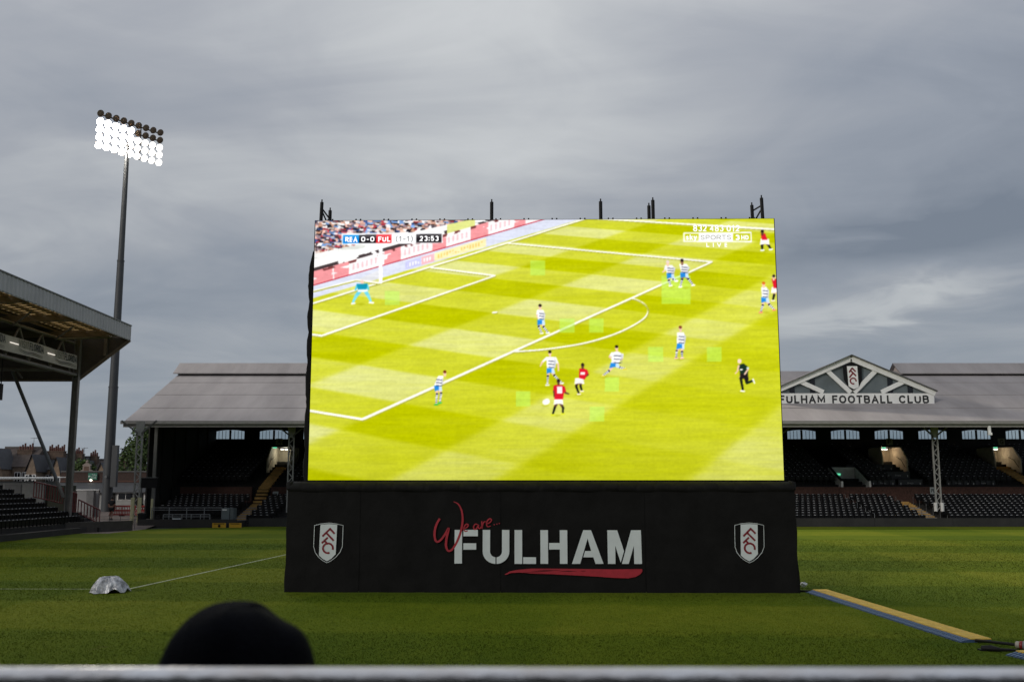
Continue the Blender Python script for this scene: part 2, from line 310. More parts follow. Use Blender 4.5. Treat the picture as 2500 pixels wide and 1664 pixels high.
# ================================================================== GROUND
def build_ground():
    me = MB().add([(-700, -300, -.03), (700, -300, -.03), (700, 1200, -.03), (-700, 1200, -.03)], [(0, 1, 2, 3)]).mesh('ground', mat('tarmac', (.055, .053, .05), .9, var=.2, scale=.4, bump=.3, bscale=8))
    tag(link('ground', me), kind='structure')
    # playing surface
    gm = bpy.data.materials.new('turf'); gm.use_nodes = True; t = gm.node_tree; N = t.nodes; L = t.links; p = N['Principled BSDF']
    p.inputs['Roughness'].default_value = .95; p.inputs['Specular IOR Level'].default_value = .04
    g = N.new('ShaderNodeTexCoord')
    mp = N.new('ShaderNodeMapping'); L.new(g.outputs['Object'], mp.inputs[0]); mp.inputs['Rotation'].default_value = (0, 0, R(3.5))
    sep = N.new('ShaderNodeSeparateXYZ'); L.new(mp.outputs[0], sep.inputs[0])
    def mth(op, a, b=None, cl=False):
        n = N.new('ShaderNodeMath'); n.operation = op; n.use_clamp = cl
        for i, v in enumerate((a, b)):
            if v is None: continue
            if isinstance(v, (int, float)): n.inputs[i].default_value = v
            else: L.new(v, n.inputs[i])
        return n.outputs[0]
    def noise(scale, detail, vec=None, st=(1, 1, 1)):
        m2 = N.new('ShaderNodeMapping'); L.new(vec or g.outputs['Object'], m2.inputs[0]); m2.inputs['Scale'].default_value = st
        n = N.new('ShaderNodeTexNoise'); L.new(m2.outputs[0], n.inputs[0]); n.inputs['Scale'].default_value = scale; n.inputs['Detail'].default_value = detail; n.inputs['Roughness'].default_value = .65
        return n.outputs['Fac']
    wob = mth('MULTIPLY', noise(.35, 4), .9)
    # mown bands: direction the blades lie in, across and along the field
    s1 = mth('SINE', mth('MULTIPLY', mth('ADD', sep.outputs[1], wob), math.pi / 5.4))
    s2 = mth('SINE', mth('MULTIPLY', mth('ADD', sep.outputs[0], wob), math.pi / 7.0))
    b1_ = mth('MULTIPLY', mth('MULTIPLY', s1, 6.0), 1.0); 
    st1 = mth('MULTIPLY', mth('ADD', mth('MINIMUM', mth('MAXIMUM', b1_, -1.0), 1.0), 1.0), .5)
    st2 = mth('MULTIPLY', mth('ADD', mth('MINIMUM', mth('MAXIMUM', mth('MULTIPLY', s2, 6.0), -1.0), 1.0), 1.0), .5)
    lay = mth('ADD', mth('MULTIPLY', st1, .22), mth('MULTIPLY', st2, .16))
    big = noise(.09, 5); mid = noise(.9, 8, st=(1, .6, 1)); fine = noise(14, 4, st=(1, .35, 1)); cl = noise(3.2, 6, st=(1, .5, 1))
    fac = mth('ADD', mth('ADD', mth('MULTIPLY', lay, .55), mth('MULTIPLY', big, .34)), mth('ADD', mth('MULTIPLY', mid, .20), mth('ADD', mth('MULTIPLY', fine, .20), mth('MULTIPLY', cl, .12))))
    rp = N.new('ShaderNodeValToRGB'); L.new(fac, rp.inputs[0]); e = rp.color_ramp.elements
    e[0].position = .30; e[0].color = (.040, .078, .006, 1); e[1].position = .82; e[1].color = (.19, .20, .020, 1)
    e2 = rp.color_ramp.elements.new(.56); e2.color = (.100, .134, .010, 1)
    # worn scuffs where the earth shows
    wr = N.new('ShaderNodeMapRange'); L.new(noise(.55, 7, st=(1, .8, 1)), wr.inputs[0]); wr.inputs['From Min'].default_value = .66; wr.inputs['From Max'].default_value = .74; wr.inputs['To Max'].default_value = .55
    mxw = N.new('ShaderNodeMix'); mxw.data_type = 'RGBA'; L.new(wr.outputs[0], mxw.inputs['Factor']); L.new(rp.outputs[0], mxw.inputs['A']); mxw.inputs['B'].default_value = (.085, .075, .022, 1)
    L.new(mxw.outputs['Result'], p.inputs['Base Color'])
    bp = N.new('ShaderNodeBump'); bp.inputs['Strength'].default_value = .28; bp.inputs['Distance'].default_value = .03
    L.new(mth('ADD', mth('MULTIPLY', fine, .5), cl), bp.inputs['Height']); L.new(bp.outputs[0], p.inputs['Normal'])
    MATS['turf'] = gm
    bl = gm.copy(); bl.name = 'grass_blade'; tb_ = bl.node_tree; pb = tb_.nodes['Principled BSDF']
    ge = tb_.nodes.new('ShaderNodeNewGeometry'); vm = tb_.nodes.new('ShaderNodeVectorMath'); vm.operation = 'MULTIPLY_ADD'; tb_.links.new(ge.outputs['Normal'], vm.inputs[0]); vm.inputs[1].default_value = (.35, .35, .35); vm.inputs[2].default_value = (0, 0, 1)
    tb_.links.new(vm.outputs[0], pb.inputs['Normal'])
    outline = [(-50, 4), (60, 4), (60, 77.35), (-20, 77.35), (-26.2, 72.9), (-26.4, 70.9), (-31.0, 61.7), (-37, 49.2), (-50, 30)]
    pitch = link('pitch', MB().add([(x, y, 0) for x, y in outline], [tuple(range(len(outline)))]).mesh('pitch', gm)); tag(pitch, kind='structure')
    wl_ = mat('line_paint', (.40, .43, .33), .9, var=.5, scale=9, col2=(.3, .34, .18))
    for a, b, w in (((-11.39, 30.34), (-10.17, 45.03), .11), ((-11.39, 30.30), (-27.2, 30.6), .045), ((-10.17, 45.03), (-8.1, 70.6), .11), ((-27.2, 30.6), (-27.6, 45), .1)):
        MB().bar((*a, .004), (*b, .004), w, .006).build('pitch_line', wl_, pitch)
    # faint centre-circle arc on the right
    arc = [(38.5 + 9.15 * math.cos(t), 52 + 9.15 * math.sin(t), .004) for t in np.linspace(2.0, 4.3, 40)]
    mb = MB()
    for a, b in zip(arc, arc[1:]): mb.bar(a, b, .10, .006)
    mb.build('pitch_line', wl_, pitch)
    # grass blades, thick near the stand and thinning with distance
    n = 420000
    y = 12.5 + 46 * rng.random(n) ** 1.9; x = (rng.random(n) - .5) * 2 * (y * .53 + .5)
    ph = np.sin(x * 2.1 + 1.3 * np.sin(y * 1.7)) * np.sin(y * 2.6 + 1.1 * np.sin(x * 1.3)) + .6 * np.sin(x * 5.3 + y * 4.1) * np.sin(y * 6.7 - x * 2.2)
    hgt = (.014 + .012 * rng.random(n)) * (1 + .14 * ph); a = rng.random(n) * 6.283; wd = (.004 + .004 * rng.random(n)) * (y / 18)
    lean = (rng.random((n, 2)) - .5) * .02; lean[:, 1] += .006 * np.sign(np.sin((y) * math.pi / 5.4))
    keep = ~((x > -6.7) & (x < 8.3) & (y > 29.0) & (y < 31.5)); x, y, hgt, a, wd, lean = (q[keep] for q in (x, y, hgt, a, wd, lean)); n = len(x)
    hgt = np.maximum(hgt, .01)
    V = np.zeros((n, 3, 3), 'f'); cx, sy_ = np.cos(a) * wd, np.sin(a) * wd
    V[:, 0] = np.stack((x - cx, y - sy_, np.zeros(n)), 1); V[:, 1] = np.stack((x + cx, y + sy_, np.zeros(n)), 1); V[:, 2] = np.stack((x + lean[:, 0], y + lean[:, 1], hgt), 1)
    me = bpy.data.meshes.new('grass'); me.vertices.add(3 * n); me.vertices.foreach_set('co', V.ravel())
    me.loops.add(3 * n); me.loops.foreach_set('vertex_index', np.arange(3 * n, dtype='i')); me.polygons.add(n)
    me.polygons.foreach_set('loop_start', np.arange(0, 3 * n, 3, dtype='i')); me.update(calc_edges=True); me.materials.append(bl)
    tag(link('grass', me), 'short mown green grass covering the football field', 'grass', kind='stuff')
    # paved corner behind the goal-end hoarding, rising gently to the street side
    pv = mat('paving', (.13, .10, .085), .9, var=.25, scale=.8, bump=.3, bscale=10)
    P = [(-75, 66.0, .004), (-26.3, 66.0, .004), (-26.3, 72.5, .006), (-75, 72.5, .006), (-27.0, 80, .45), (-75, 80, .45), (-27.0, 108, .62), (-75, 108, .62)]
    tag(link('paved_yard', MB().add(P, [(0, 1, 2, 3), (3, 2, 4, 5), (5, 4, 6, 7)]).mesh('paved_yard', pv)), kind='structure')
    # terrace below the photographer, out of frame under the handrail
    mb = MB(); mb.box(-60, -4, 0, 60, 1.55, 1.75); mb.box(-60, 1.55, 0, 60, 3.4, 1.02); mb.box(-60, 3.4, 0, 60, 3.6, 1.5)
    for k in range(20): mb.box(-60, -4.8 - .8 * k, 0, 60, -4 - .8 * k, 2.1 + .38 * k)
    ter = tag(mb.build('terrace', M_conc), kind='structure')
    # the photographer's own stand, out of view: back wall and roof added to shade near grass
    m = MB(); m.box(-60, -22, 0, 60, -21.6, 15); m.build('shade_back_wall', mat('stand_lining', (.05, .05, .05), .8), ter)
    m = MB(); m.box(-60, -21.6, 14.2, 60, -8, 14.6); m.build('shade_roof', mat('stand_lining', (.05, .05, .05)), ter)
build_ground()

# ================================================================== BIG SCREEN
SCR_RZ = -math.atan(.25 / 14.7)
BASE = (.82, 29.3, 0)
def ph2screen():
    """homography: picture-plan units of the broadcast frame -> screen u,v in 0..1 (v up)"""
    src = [(752, 1172), (1915, 1172), (1890, 531), (770, 540)]; dst = [(0, 0), (1, 0), (1, 1), (0, 1)]
    A = []; b = []
    for (x, y), (u, v) in zip(dst, src):
        A.append([x, y, 1, 0, 0, 0, -u * x, -u * y]); b.append(u); A.append([0, 0, 0, x, y, 1, -v * x, -v * y]); b.append(v)
    h = np.linalg.solve(np.array(A, float), np.array(b, float)); return np.append(h, 1).reshape(3, 3)
HS = ph2screen(); HSI = np.linalg.inv(HS)
def scr_uv(x, y):
    q = HSI @ np.array((x, y, 1.)); return q[0] / q[2], q[1] / q[2]
def lin(c): return tuple(((v / 255) / 12.92 if v / 255 <= .04045 else ((v / 255 + .055) / 1.055) ** 2.4) for v in c)
def broadcast(nw, nh, ss=2):
    """the match on the screen, drawn as polygons on the LED grid"""
    w, h = nw * ss, nh * ss
    u, v = np.meshgrid((np.arange(w) + .5) / w, (np.arange(h) + .5) / h)
    q = np.stack((u, v, np.ones_like(u)), -1) @ HS.T; PX, PY = q[..., 0] / q[..., 2], q[..., 1] / q[..., 2]
    I = np.zeros((h, w, 3), 'f')
    # pitch plan: s metres out from the goal line, t along it
    src = [(0, 20.15), (16.5, 20.15), (16.5, -20.15), (0, 9.16), (5.5, 9.16), (5.5, -9.16)]
    dst = [(1240, 594), (1737, 638), (885, 1023), (1052, 654), (1207, 673), (786, 820)]
    A = []
    for (x, y), (a, b) in zip(src, dst): A.append([x, y, 1, 0, 0, 0, -a * x, -a * y, -a]); A.append([0, 0, 0, x, y, 1, -b * x, -b * y, -b])
    G = np.linalg.svd(np.array(A, float))[2][-1].reshape(3, 3); GI = np.linalg.inv(G)
    q = np.stack((PX, PY, np.ones_like(PX)), -1) @ GI.T; s_, t_ = q[..., 0] / q[..., 2], q[..., 1] / q[..., 2]
    r2 = np.random.default_rng(3)
    def fbm(sx, sy, amp):
        o = np.zeros((h, w), 'f')
        for k in (1, 2, 4):
            gy, gx = max(2, int(h / sy * k)), max(2, int(w / sx * k)); g = r2.random((gy + 1, gx + 1))
            yy = np.linspace(0, gy - .001, h); xx = np.linspace(0, gx - .001, w); y0 = yy.astype(int); x0 = xx.astype(int); fy = (yy - y0)[:, None]; fx = (xx - x0)[None]
            fx = fx * fx * (3 - 2 * fx); fy = fy * fy * (3 - 2 * fy)
            o += ((g[y0][:, x0] * (1 - fx) + g[y0][:, x0 + 1] * fx) * (1 - fy) + (g[y0 + 1][:, x0] * (1 - fx) + g[y0 + 1][:, x0 + 1] * fx) * fy - .5) / k
        return o * amp
    sq = lambda a: np.clip(np.sin(a) * 7, -1, 1)
    sb = np.zeros_like(s_)
    for i_, (a_, b_) in enumerate(((5.5, 11), (16.5, 21.8), (25.3, 31.5), (-9, -2))): sb += 1 / (1 + np.exp(-(s_ - a_) * 9)) - 1 / (1 + np.exp(-(s_ - b_) * 9))
    tone = .64 - .44 * sb - .25 * sq((t_ - 3.9) * math.pi / 4.25) * np.clip((30 - s_) / 14, .25, 1) + fbm(260 * ss, 10 * ss, .13) + fbm(50 * ss, 4 * ss, .08) + fbm(200 * ss, 130 * ss, .14)
    tone = np.clip(tone, -.1, 1.15)[..., None]
    dk, md, lt = np.array((190, 196, 6.)), np.array((210, 214, 58.)), np.array((226, 228, 146.))
    I[:] = np.where(tone < .5, dk + (md - dk) * tone * 2, md + (lt - md) * (tone * 2 - 1))
    lo = np.clip((PY - 1010) / 160, 0, 1)[..., None]; I *= 1 - .05 * lo
    wob_ = fbm(14 * ss, 14 * ss, 1.6)
    def blend(mask, c): I[mask] = c
    def line_y(x0, y0, x1, y1): return y0 + (PX - x0) * (y1 - y0) / (x1 - x0)
    def poly(pts, c, a=1.0):
        pts = np.array(pts, float); x0, y0 = pts.min(0) - 1; x1, y1 = pts.max(0) + 1
        m = (PX > x0) & (PX < x1) & (PY > y0) & (PY < y1)
        if not m.any(): return
        x, y = PX[m], PY[m]; ins = np.zeros(x.shape, bool); n = len(pts)
        for i in range(n):
            (xa, ya), (xb, yb) = pts[i], pts[(i + 1) % n]
            cnd = (ya > y) != (yb > y)
            if ya != yb: ins ^= cnd & (x < (xb - xa) * (y - ya) / (yb - ya) + xa)
        idx = np.argwhere(m)[ins]; I[idx[:, 0], idx[:, 1]] = I[idx[:, 0], idx[:, 1]] * (1 - a) + np.array(c) * a
    def cap(p, q, r0, r1, c, stripe=None):
        p = np.array(p, float); q = np.array(q, float); rm = max(r0, r1) + 1
        m = (PX > min(p[0], q[0]) - rm) & (PX < max(p[0], q[0]) + rm) & (PY > min(p[1], q[1]) - rm) & (PY < max(p[1], q[1]) + rm)
        if not m.any(): return
        d_ = q - p; L2 = d_ @ d_ + 1e-9; t = np.clip(((PX[m] - p[0]) * d_[0] + (PY[m] - p[1]) * d_[1]) / L2, 0, 1)
        dist = np.hypot(PX[m] - p[0] - t * d_[0], PY[m] - p[1] - t * d_[1]); ins = dist < r0 + (r1 - r0) * t
        idx = np.argwhere(m)[ins]; cc = np.tile(np.array(c, float), (len(idx), 1))
        if stripe:
            per, frac, sc = stripe; k = (t[ins] * math.sqrt(L2) / per) % 1 < frac; cc[k] = sc
        I[idx[:, 0], idx[:, 1]] = cc
    WHT = (255, 253, 246)
    # ---- stand, boards and track behind the goal line
    gl = line_y(765, 741, 1350, 559.5); red = line_y(765, 698, 1331, 534); top = line_y(765, 664, 1212, 536); up = line_y(765, 622, 1158, 534)
    blend((PY < gl - 4 - np.clip((1420 - PX) * .012, 0, 9)) & (PY > red), (222, 226, 243))
    m = (PY <= red) & (PY > top); blend(m, (255, 250, 250))
    for a, b in ((765, 812), (815, 852), (938, 978), (1054, 1088), (1148, 1190), (1254, 1281)): blend(m & (PX + wob_ > a) & (PX + wob_ < b), (245, 156, 160))
    blend(m & (PY < top + 6) & (fbm(11 * ss, 9 * ss, 1) > .1) & (PX < 1215), (120, 60, 60))
    blend(m & (np.abs(PY - (red + top) / 2 + 2) < 6) & (fbm(14 * ss, 6 * ss, 1) > .18), (255, 250, 250))
    for x0, x1, n_ in ((860, 925, 6), (985, 1050, 6), (1092, 1145, 5), (1195, 1250, 5)):
        for k in range(n_):
            xx = x0 + (x1 - x0) * k / n_; blend(m & (np.abs(PX - xx - 3) < 2.2) & (np.abs(PY - (red + top) / 2) < 7), (250, 205, 210))
    m2 = (PY <= top) & (PY > up); blend(m2, (253, 252, 250))
    blend(m2 & (PY > top - 8) & (fbm(13 * ss, 9 * ss, 1) > .02), (70, 58, 60))
    blend(m2 & (PY < up + 12) & (fbm(50 * ss, 8 * ss, 1) > .16), (226, 228, 222)); blend(m2 & (PX > 1090) & (PX < 1158) & (PY < up + 22), (226, 230, 140))
    m3 = PY <= up
    cell = 9.0
    cols = np.array([(250, 245, 245), (245, 190, 175), (80, 62, 66), (40, 36, 44), (120, 160, 215), (255, 255, 255), (190, 70, 80), (200, 150, 125), (60, 90, 150), (235, 215, 205), (150, 130, 140)])
    ci = (np.floor((PX + 3 * np.sin(PY / 5)) / 11 + .37 * np.floor(PY / cell)).astype(int) * 7919 + np.floor(PY / cell).astype(int) * 104729) % 1009
    I[m3] = cols[(ci[m3] * 31) % len(cols)]
    for k in range(620):
        x, y = 752 + 440 * r2.random(), 536 + 86 * r2.random(); q_ = r2.random()
        if y < 622 - (x - 765) * .224 - 3:
            c_ = cols[r2.integers(len(cols))] * (.75 + .4 * r2.random()); L_ = 1 + 5 * r2.random(); cap((x - L_, y), (x + L_, y + 1), 1.6 + 1.6 * q_, 1.6 + 1.4 * q_, np.clip(c_, 0, 255))
            if q_ > .6: cap((x - 1, y - 3), (x + 2, y - 3), 2.2, 2.2, (244, 196, 178) if q_ > .8 else (60, 44, 42))
    blend((np.abs(PY - red) < 1.2), (190, 40, 60))
    # pitch-side mats
    for x0, x1, c in ((989, 1027, (205, 205, 248)), (1028, 1059, (252, 190, 196)), (1060, 1185, (255, 243, 186))):
        a, b = (line_y(989, 640, 1185, 582), line_y(989, 659, 1185, 602)); blend((PX > x0) & (PX < x1) & (PY > a) & (PY < b), c)
        blend((PX > x0 + 5) & (PX < x1 - 5) & (PY > a + 5) & (PY < b - 5) & (np.sin(PX * .9) > -.1) & (fbm(9 * ss, 7 * ss, 1) > -.1), (250, 250, 250) if x1 < 1060 else (240, 206, 110))
    # ---- white lines
    GLC = np.array(WHT)
    def pline(s0, t0, s1, t1, wd):
        a = G @ np.array((s0, t0, 1.)); b = G @ np.array((s1, t1, 1.)); a = a[:2] / a[2]; b = b[:2] / b[2]
        sh = np.array((1.6, 2.6)); cap(a + sh, b + sh, wd, wd, (176, 178, 52)); cap(a, b, wd, wd, WHT)
    def lab(a, b, w0, w1=None):
        w1 = w1 or w0; sh = np.array((1.4, 2.4)); cap(np.array(a) + sh, np.array(b) + sh, w0, w1, (176, 176, 60)); cap(a, b, w0, w1, WHT)
    lab((760, 743), (1432, 532), 2.1, 1.7); lab((1240, 594), (1737, 638), 1.6, 1.9); lab((885, 1023), (1737, 638), 3.3, 2.0); lab((755, 1002), (885, 1023), 2.9)
    lab((1052, 654), (1207, 673), 2.0); lab((786, 820), (1207, 673), 2.5, 1.8); lab((762, 817), (786, 820), 2.6); lab((1432, 532), (1893, 558), 1.4, 2.4)
    lab((765, 711), (870, 684), 1.6); lab((870, 684), (925, 692), 1.8); lab((1202, 763), (1211, 762), 2)
    tt = [t for t in np.linspace(-math.pi / 2, math.pi / 2, 60) if 11 + 9.15 * math.cos(t) > 16.5]
    arc = [(1255, 858), (1330, 852), (1420, 838), (1490, 818), (1540, 796), (1572, 775), (1581, 757), (1572, 742), (1555, 732), (1540, 727)]
    arc = smooth_poly(arc, 6)
    for a, b in zip(arc, arc[1:]): lab(a, b, 1.9)
    # goal post and net shade
    cap((929, 600), (929, 689), 4.4, 4.4, (255, 255, 255)); poly([(872, 684), (925, 690), (925, 660)], (240, 236, 225), .45)
    # compression blocks
    for x0, y0, x1, y1 in ((1293, 636, 1329, 672), (939, 711, 975, 745), (1365, 777, 1401, 811), (1437, 777, 1472, 811), (1614, 672, 1685, 741), (1581, 846, 1618, 882), (1725, 846, 1761, 882), (1475, 920, 1510, 955), (1258, 955, 1293, 991), (1438, 992, 1474, 1028)):
        m = (PX > x0) & (PX < x1) & (PY > y0) & (PY < y1); I[m] = I[m] * .42 + np.array((196, 246, 104)) * .58
    # ---- players
    SK, DSK, BLU, RED_, NV = (246, 205, 180), (96, 62, 50), (40, 140, 225), (222, 28, 48), (28, 34, 66)
    HOOP = (5.2, .24, NV)
    def shirt(pts, c, hoops=False):
        poly(pts, c)
        if hoops:
            xs = [p[0] for p in pts]; ys = [p[1] for p in pts]; x0, x1, y0, y1 = min(xs), max(xs), min(ys), max(ys)
            for k in range(1, 4):
                y = y0 + (y1 - y0) * (k / 3.6 + .08); cap((x0 + (x1 - x0) * .24, y), (x1 - (x1 - x0) * .22, y + 1.2), .85, .85, NV)
    def leg(a, k, b, c1, sock, shoe, st=False, r=3.2):
        cap(a, k, r * 1.15, r * .9, c1); cap(k, b, r * .9, r * .65, sock, (4.6, .3, NV) if st else None); cap((b[0] - 3, b[1] + 1.5), (b[0] + 3.5, b[1] + 1), 2.1, 1.8, shoe)
    def shade(x, y): poly([(x - 16, y + 1), (x - 2, y - 2), (x + 9, y + 1), (x - 2, y + 5)], (168, 172, 6), .4)
    for fx, fy in ((1328, 814), (1069, 987), (1352, 940), (1662, 875), (1640, 698), (1676, 700), (1873, 760), (1360, 1012), (1415, 962), (1870, 610), (1814, 955), (884, 742), (1475, 918), (1333, 988)): shade(fx, fy)
    def hoop(head, tor, hip, k1, f1, k2, f2, hair=(40, 26, 22), arms=(), shoe=(255, 255, 255), sk=SK):
        for a in arms: cap(a[0], a[1], 3.2, 2.4, (252, 252, 252)); cap(a[1], a[2], 2.4, 1.7, sk)
        leg((hip[0] + 3, hip[1]), k2, f2, sk, (252, 252, 255), shoe, True); leg((hip[0] - 3, hip[1]), k1, f1, sk, (252, 252, 255), shoe, True)
        kx = (k1[0] + hip[0] * 2) / 3; poly([(hip[0] - 9, hip[1] - 8), (hip[0] + 9, hip[1] - 8), ((k2[0] + hip[0]) / 2 + 7, hip[1] + 6), (hip[0], hip[1] + 3), ((k1[0] + hip[0]) / 2 - 6, hip[1] + 6)], BLU)
        poly([(hip[0] + 3, hip[1] - 7), (hip[0] + 9, hip[1] - 8), ((k2[0] + hip[0]) / 2 + 7, hip[1] + 6), (hip[0] + 3, hip[1] + 4)], (205, 230, 250))
        shirt(tor, (254, 254, 252), True); x1_ = max(p[0] for p in tor); y0_ = min(p[1] for p in tor); y1_ = max(p[1] for p in tor); poly([(x1_ - 5, y0_ + 4), (x1_, y0_ + 9), (x1_ - 2, y1_), (x1_ - 7, y1_)], (120, 128, 150), .28); cap((head[0], head[1] + 3), (head[0] + .5, head[1] + 7), 2.6, 2.6, sk); cap(head, (head[0], head[1] + 1), 4.2, 4.0, sk); cap((head[0] - .3, head[1] - 2.6), (head[0] + .4, head[1] - 2.4), 3.6, 3.6, hair)
    # keeper
    cap((872, 698), (868, 708), 3, 2.2, (90, 205, 225)); cap((896, 697), (899, 707), 3, 2.2, (90, 205, 225))
    cap((881, 708), (869, 724), 5, 4, (110, 215, 235)); cap((869, 724), (862, 738), 4, 2.6, (130, 222, 238)); cap((890, 708), (899, 723), 5, 4, (110, 215, 235)); cap((899, 723), (905, 736), 4, 2.6, (130, 222, 238))
    poly([(870, 694), (897, 693), (895, 709), (874, 709)], (20, 150, 180)); cap((876, 711), (895, 710), 3, 3, (240, 248, 250)); cap((884, 689), (884, 690), 4, 4, SK); cap((859, 742), (866, 741), 2.4, 2, WHT); cap((902, 739), (911, 740), 2.4, 2, WHT)
    hoop((1317, 748), [(1311, 756), (1325, 756), (1330, 768), (1328, 780), (1312, 780)], (1319, 788), (1314, 797), (1321, 812), (1326, 798), (1336, 811), arms=(((1312, 759), (1310, 769), (1312, 776)),))
    hoop((1085, 910), [(1069, 917), (1082, 917), (1079, 936), (1076, 943), (1059, 940)], (1068, 949), (1066, 962), (1064, 986), (1076, 960), (1073, 982), hair=(120, 50, 30), shoe=(60, 200, 80), arms=(((1074, 920), (1067, 934), (1071, 946)),))
    hoop((1341, 861), [(1332, 871), (1352, 871), (1357, 884), (1354, 898), (1334, 898)], (1342, 906), (1336, 918), (1335, 938), (1352, 916), (1370, 934), hair=(30, 20, 18), arms=(((1333, 874), (1322, 884), (1318, 893)), ((1354, 874), (1361, 888), (1362, 904))))
    hoop((1504, 848), [(1492, 860), (1506, 856), (1520, 864), (1514, 878), (1509, 887), (1491, 885)], (1499, 892), (1485, 905), (1471, 916), (1512, 896), (1524, 899), hair=(34, 24, 22), shoe=(236, 220, 70), arms=(((1493, 862), (1487, 870), (1493, 876)), ((1518, 865), (1517, 876), (1509, 878))))
    hoop((1660, 800), [(1652, 810), (1668, 810), (1674, 822), (1671, 838), (1651, 838)], (1661, 846), (1651, 856), (1650, 872), (1664, 858), (1664, 872), hair=(130, 60, 40), shoe=(248, 200, 180))
    hoop((1629, 640), [(1623, 646), (1640, 646), (1648, 654), (1644, 667), (1627, 667)], (1635, 674), (1632, 684), (1636, 695), (1643, 680), (1650, 684), hair=(240, 220, 210), arms=(((1625, 649), (1622, 660), (1617, 663)),))
    hoop((1664, 637), [(1657, 643), (1675, 643), (1683, 652), (1676, 665), (1662, 665)], (1669, 672), (1664, 682), (1660, 698), (1680, 680), (1691, 694), hair=(30, 22, 20), sk=(150, 105, 85))
    hoop((1864, 692), [(1858, 699), (1870, 698), (1878, 708), (1876, 725), (1860, 725)], (1867, 732), (1862, 744), (1857, 760), (1878, 742), (1890, 754), hair=(225, 110, 30), shoe=(248, 150, 110))
    def redp(head, tor, hip, k1, f1, k2, f2, arms=(), shoe=(252, 240, 210), sk=DSK, sock=(24, 26, 24), num=None):
        for a in arms: cap(a[0], a[1], 3, 2.4, RED_); cap(a[1], a[2], 2.2, 1.7, sk)
        leg((hip[0] + 3, hip[1]), k2, f2, sk, sock, shoe); leg((hip[0] - 3, hip[1]), k1, f1, sk, sock, shoe)
        poly([(hip[0] - 10, hip[1] - 9), (hip[0] + 10, hip[1] - 9), (hip[0] + 12, hip[1] + 6), (hip[0] + 1, hip[1] + 4), (hip[0] - 12, hip[1] + 6)], WHT)
        shirt(tor, RED_)
        if num: poly(num, (252, 244, 244))
        cap((head[0], head[1] + 3), (head[0], head[1] + 7), 2.6, 2.6, sk); cap(head, (head[0], head[1] + 1), 4.2, 4.0, sk); cap((head[0], head[1] - 2), (head[0], head[1] - 1.8), 3.6, 3.6, (42, 30, 28))
    redp((1362, 930), [(1353, 939), (1372, 939), (1377, 950), (1373, 974), (1352, 974)], (1362, 981), (1353, 994), (1348, 1011), (1373, 994), (1373, 1008), arms=(((1375, 945), (1379, 958), (1387, 961)), ((1353, 943), (1351, 955), (1352, 968))), shoe=(222, 226, 40), num=[(1358, 943), (1371, 943), (1371, 960), (1359, 960)])
    redp((1421, 891), [(1413, 899), (1426, 899), (1434, 910), (1426, 926), (1412, 922)], (1413, 931), (1405, 942), (1412, 960), (1416, 942), (1419, 953), arms=(((1430, 904), (1434, 914), (1428, 919)),), num=[(1416, 908), (1427, 908), (1426, 914), (1415, 914)])
    redp((1861, 564), [(1857, 569), (1868, 568), (1874, 584), (1860, 584)], (1867, 590), (1860, 598), (1861, 608), (1877, 598), (1882, 606), shoe=(250, 255, 250))
    redp((1889, 674), [(1884, 679), (1900, 679), (1900, 702), (1889, 702)], (1894, 708), (1890, 718), (1887, 731), (1900, 718), (1902, 731), sk=SK)
    # referee
    cap((1812, 911), (1808, 922), 5, 4, SK); cap((1808, 922), (1813, 950), 3.4, 2.6, (24, 28, 24)); cap((1820, 915), (1823, 932), 5, 4, (30, 26, 26)); cap((1823, 934), (1838, 928), 3, 2.4, (24, 40, 24)); cap((1809, 953), (1817, 954), 2.2, 1.8, WHT); cap((1838, 925), (1842, 934), 2.2, 1.6, WHT)
    poly([(1806, 908), (1826, 908), (1827, 926), (1806, 922)], (34, 28, 30)); poly([(1801, 890), (1815, 886), (1828, 896), (1825, 911), (1807, 911)], (26, 50, 36)); cap((1803, 892), (1800, 905), 2.4, 1.8, SK); cap((1800, 905), (1795, 910), 1.8, 1.6, SK); cap((1826, 900), (1818, 912), 2.2, 2, SK); cap((1805, 880), (1805, 882), 5, 4.4, (252, 222, 205)); cap((1824, 897), (1826, 897), 2.2, 2.2, (220, 245, 240)); cap((1808, 901), (1811, 901), 2, 2, WHT)
    cap((1330, 981), (1334, 979), 7, 7, (255, 252, 250))
    # score graphic backing
    sl = lambda x: -(x - 837) * .014
    def bar(x0, x1, c, g=0): poly([(x0, 575 + sl(x0)), (x1, 575 + sl(x1)), (x1, 596 + sl(x1)), (x0, 596 + sl(x0))], c)
    poly([(834, 571), (1080, 568), (1080, 594), (834, 599)], (250, 250, 252)); bar(837, 876, (10, 140, 225)); bar(876, 918, (38, 34, 38)); bar(918, 955, (228, 40, 50)); bar(955, 1015, (254, 254, 254)); bar(1015, 1077, (38, 34, 38))
    poly([(837, 575), (1077, 571.6), (1077, 580), (837, 583)], (255, 255, 255), .16)
    # broadcaster graphic frame
    for a, b in (((1669, 568), (1833, 566)), ((1669, 588), (1833, 588)), ((1669, 568), (1669, 588)), ((1833, 566), (1834, 588))): cap(a, b, 1.6, 1.6, (255, 255, 255))
    poly([(1705, 568), (1789, 567), (1789, 588), (1705, 588)], (255, 255, 255))
    I = np.clip(I, 0, 255)
    # LED lattice: alternate rows a touch dimmer
    rows = 1 - .035 * (np.arange(h) // ss % 2)[:, None, None] - .03 * (np.arange(w) // ss % 2)[None, :, None] * (.4 + .6 * np.exp(-((u - .35) / .3) ** 2))[..., None]
    I = I * rows
    mod = 1 + .022 * (np.random.default_rng(8).random((9, 16)) - .5); I = I * mod[np.minimum((v * 9).astype(int), 8), np.minimum((u * 16).astype(int), 15)][..., None]
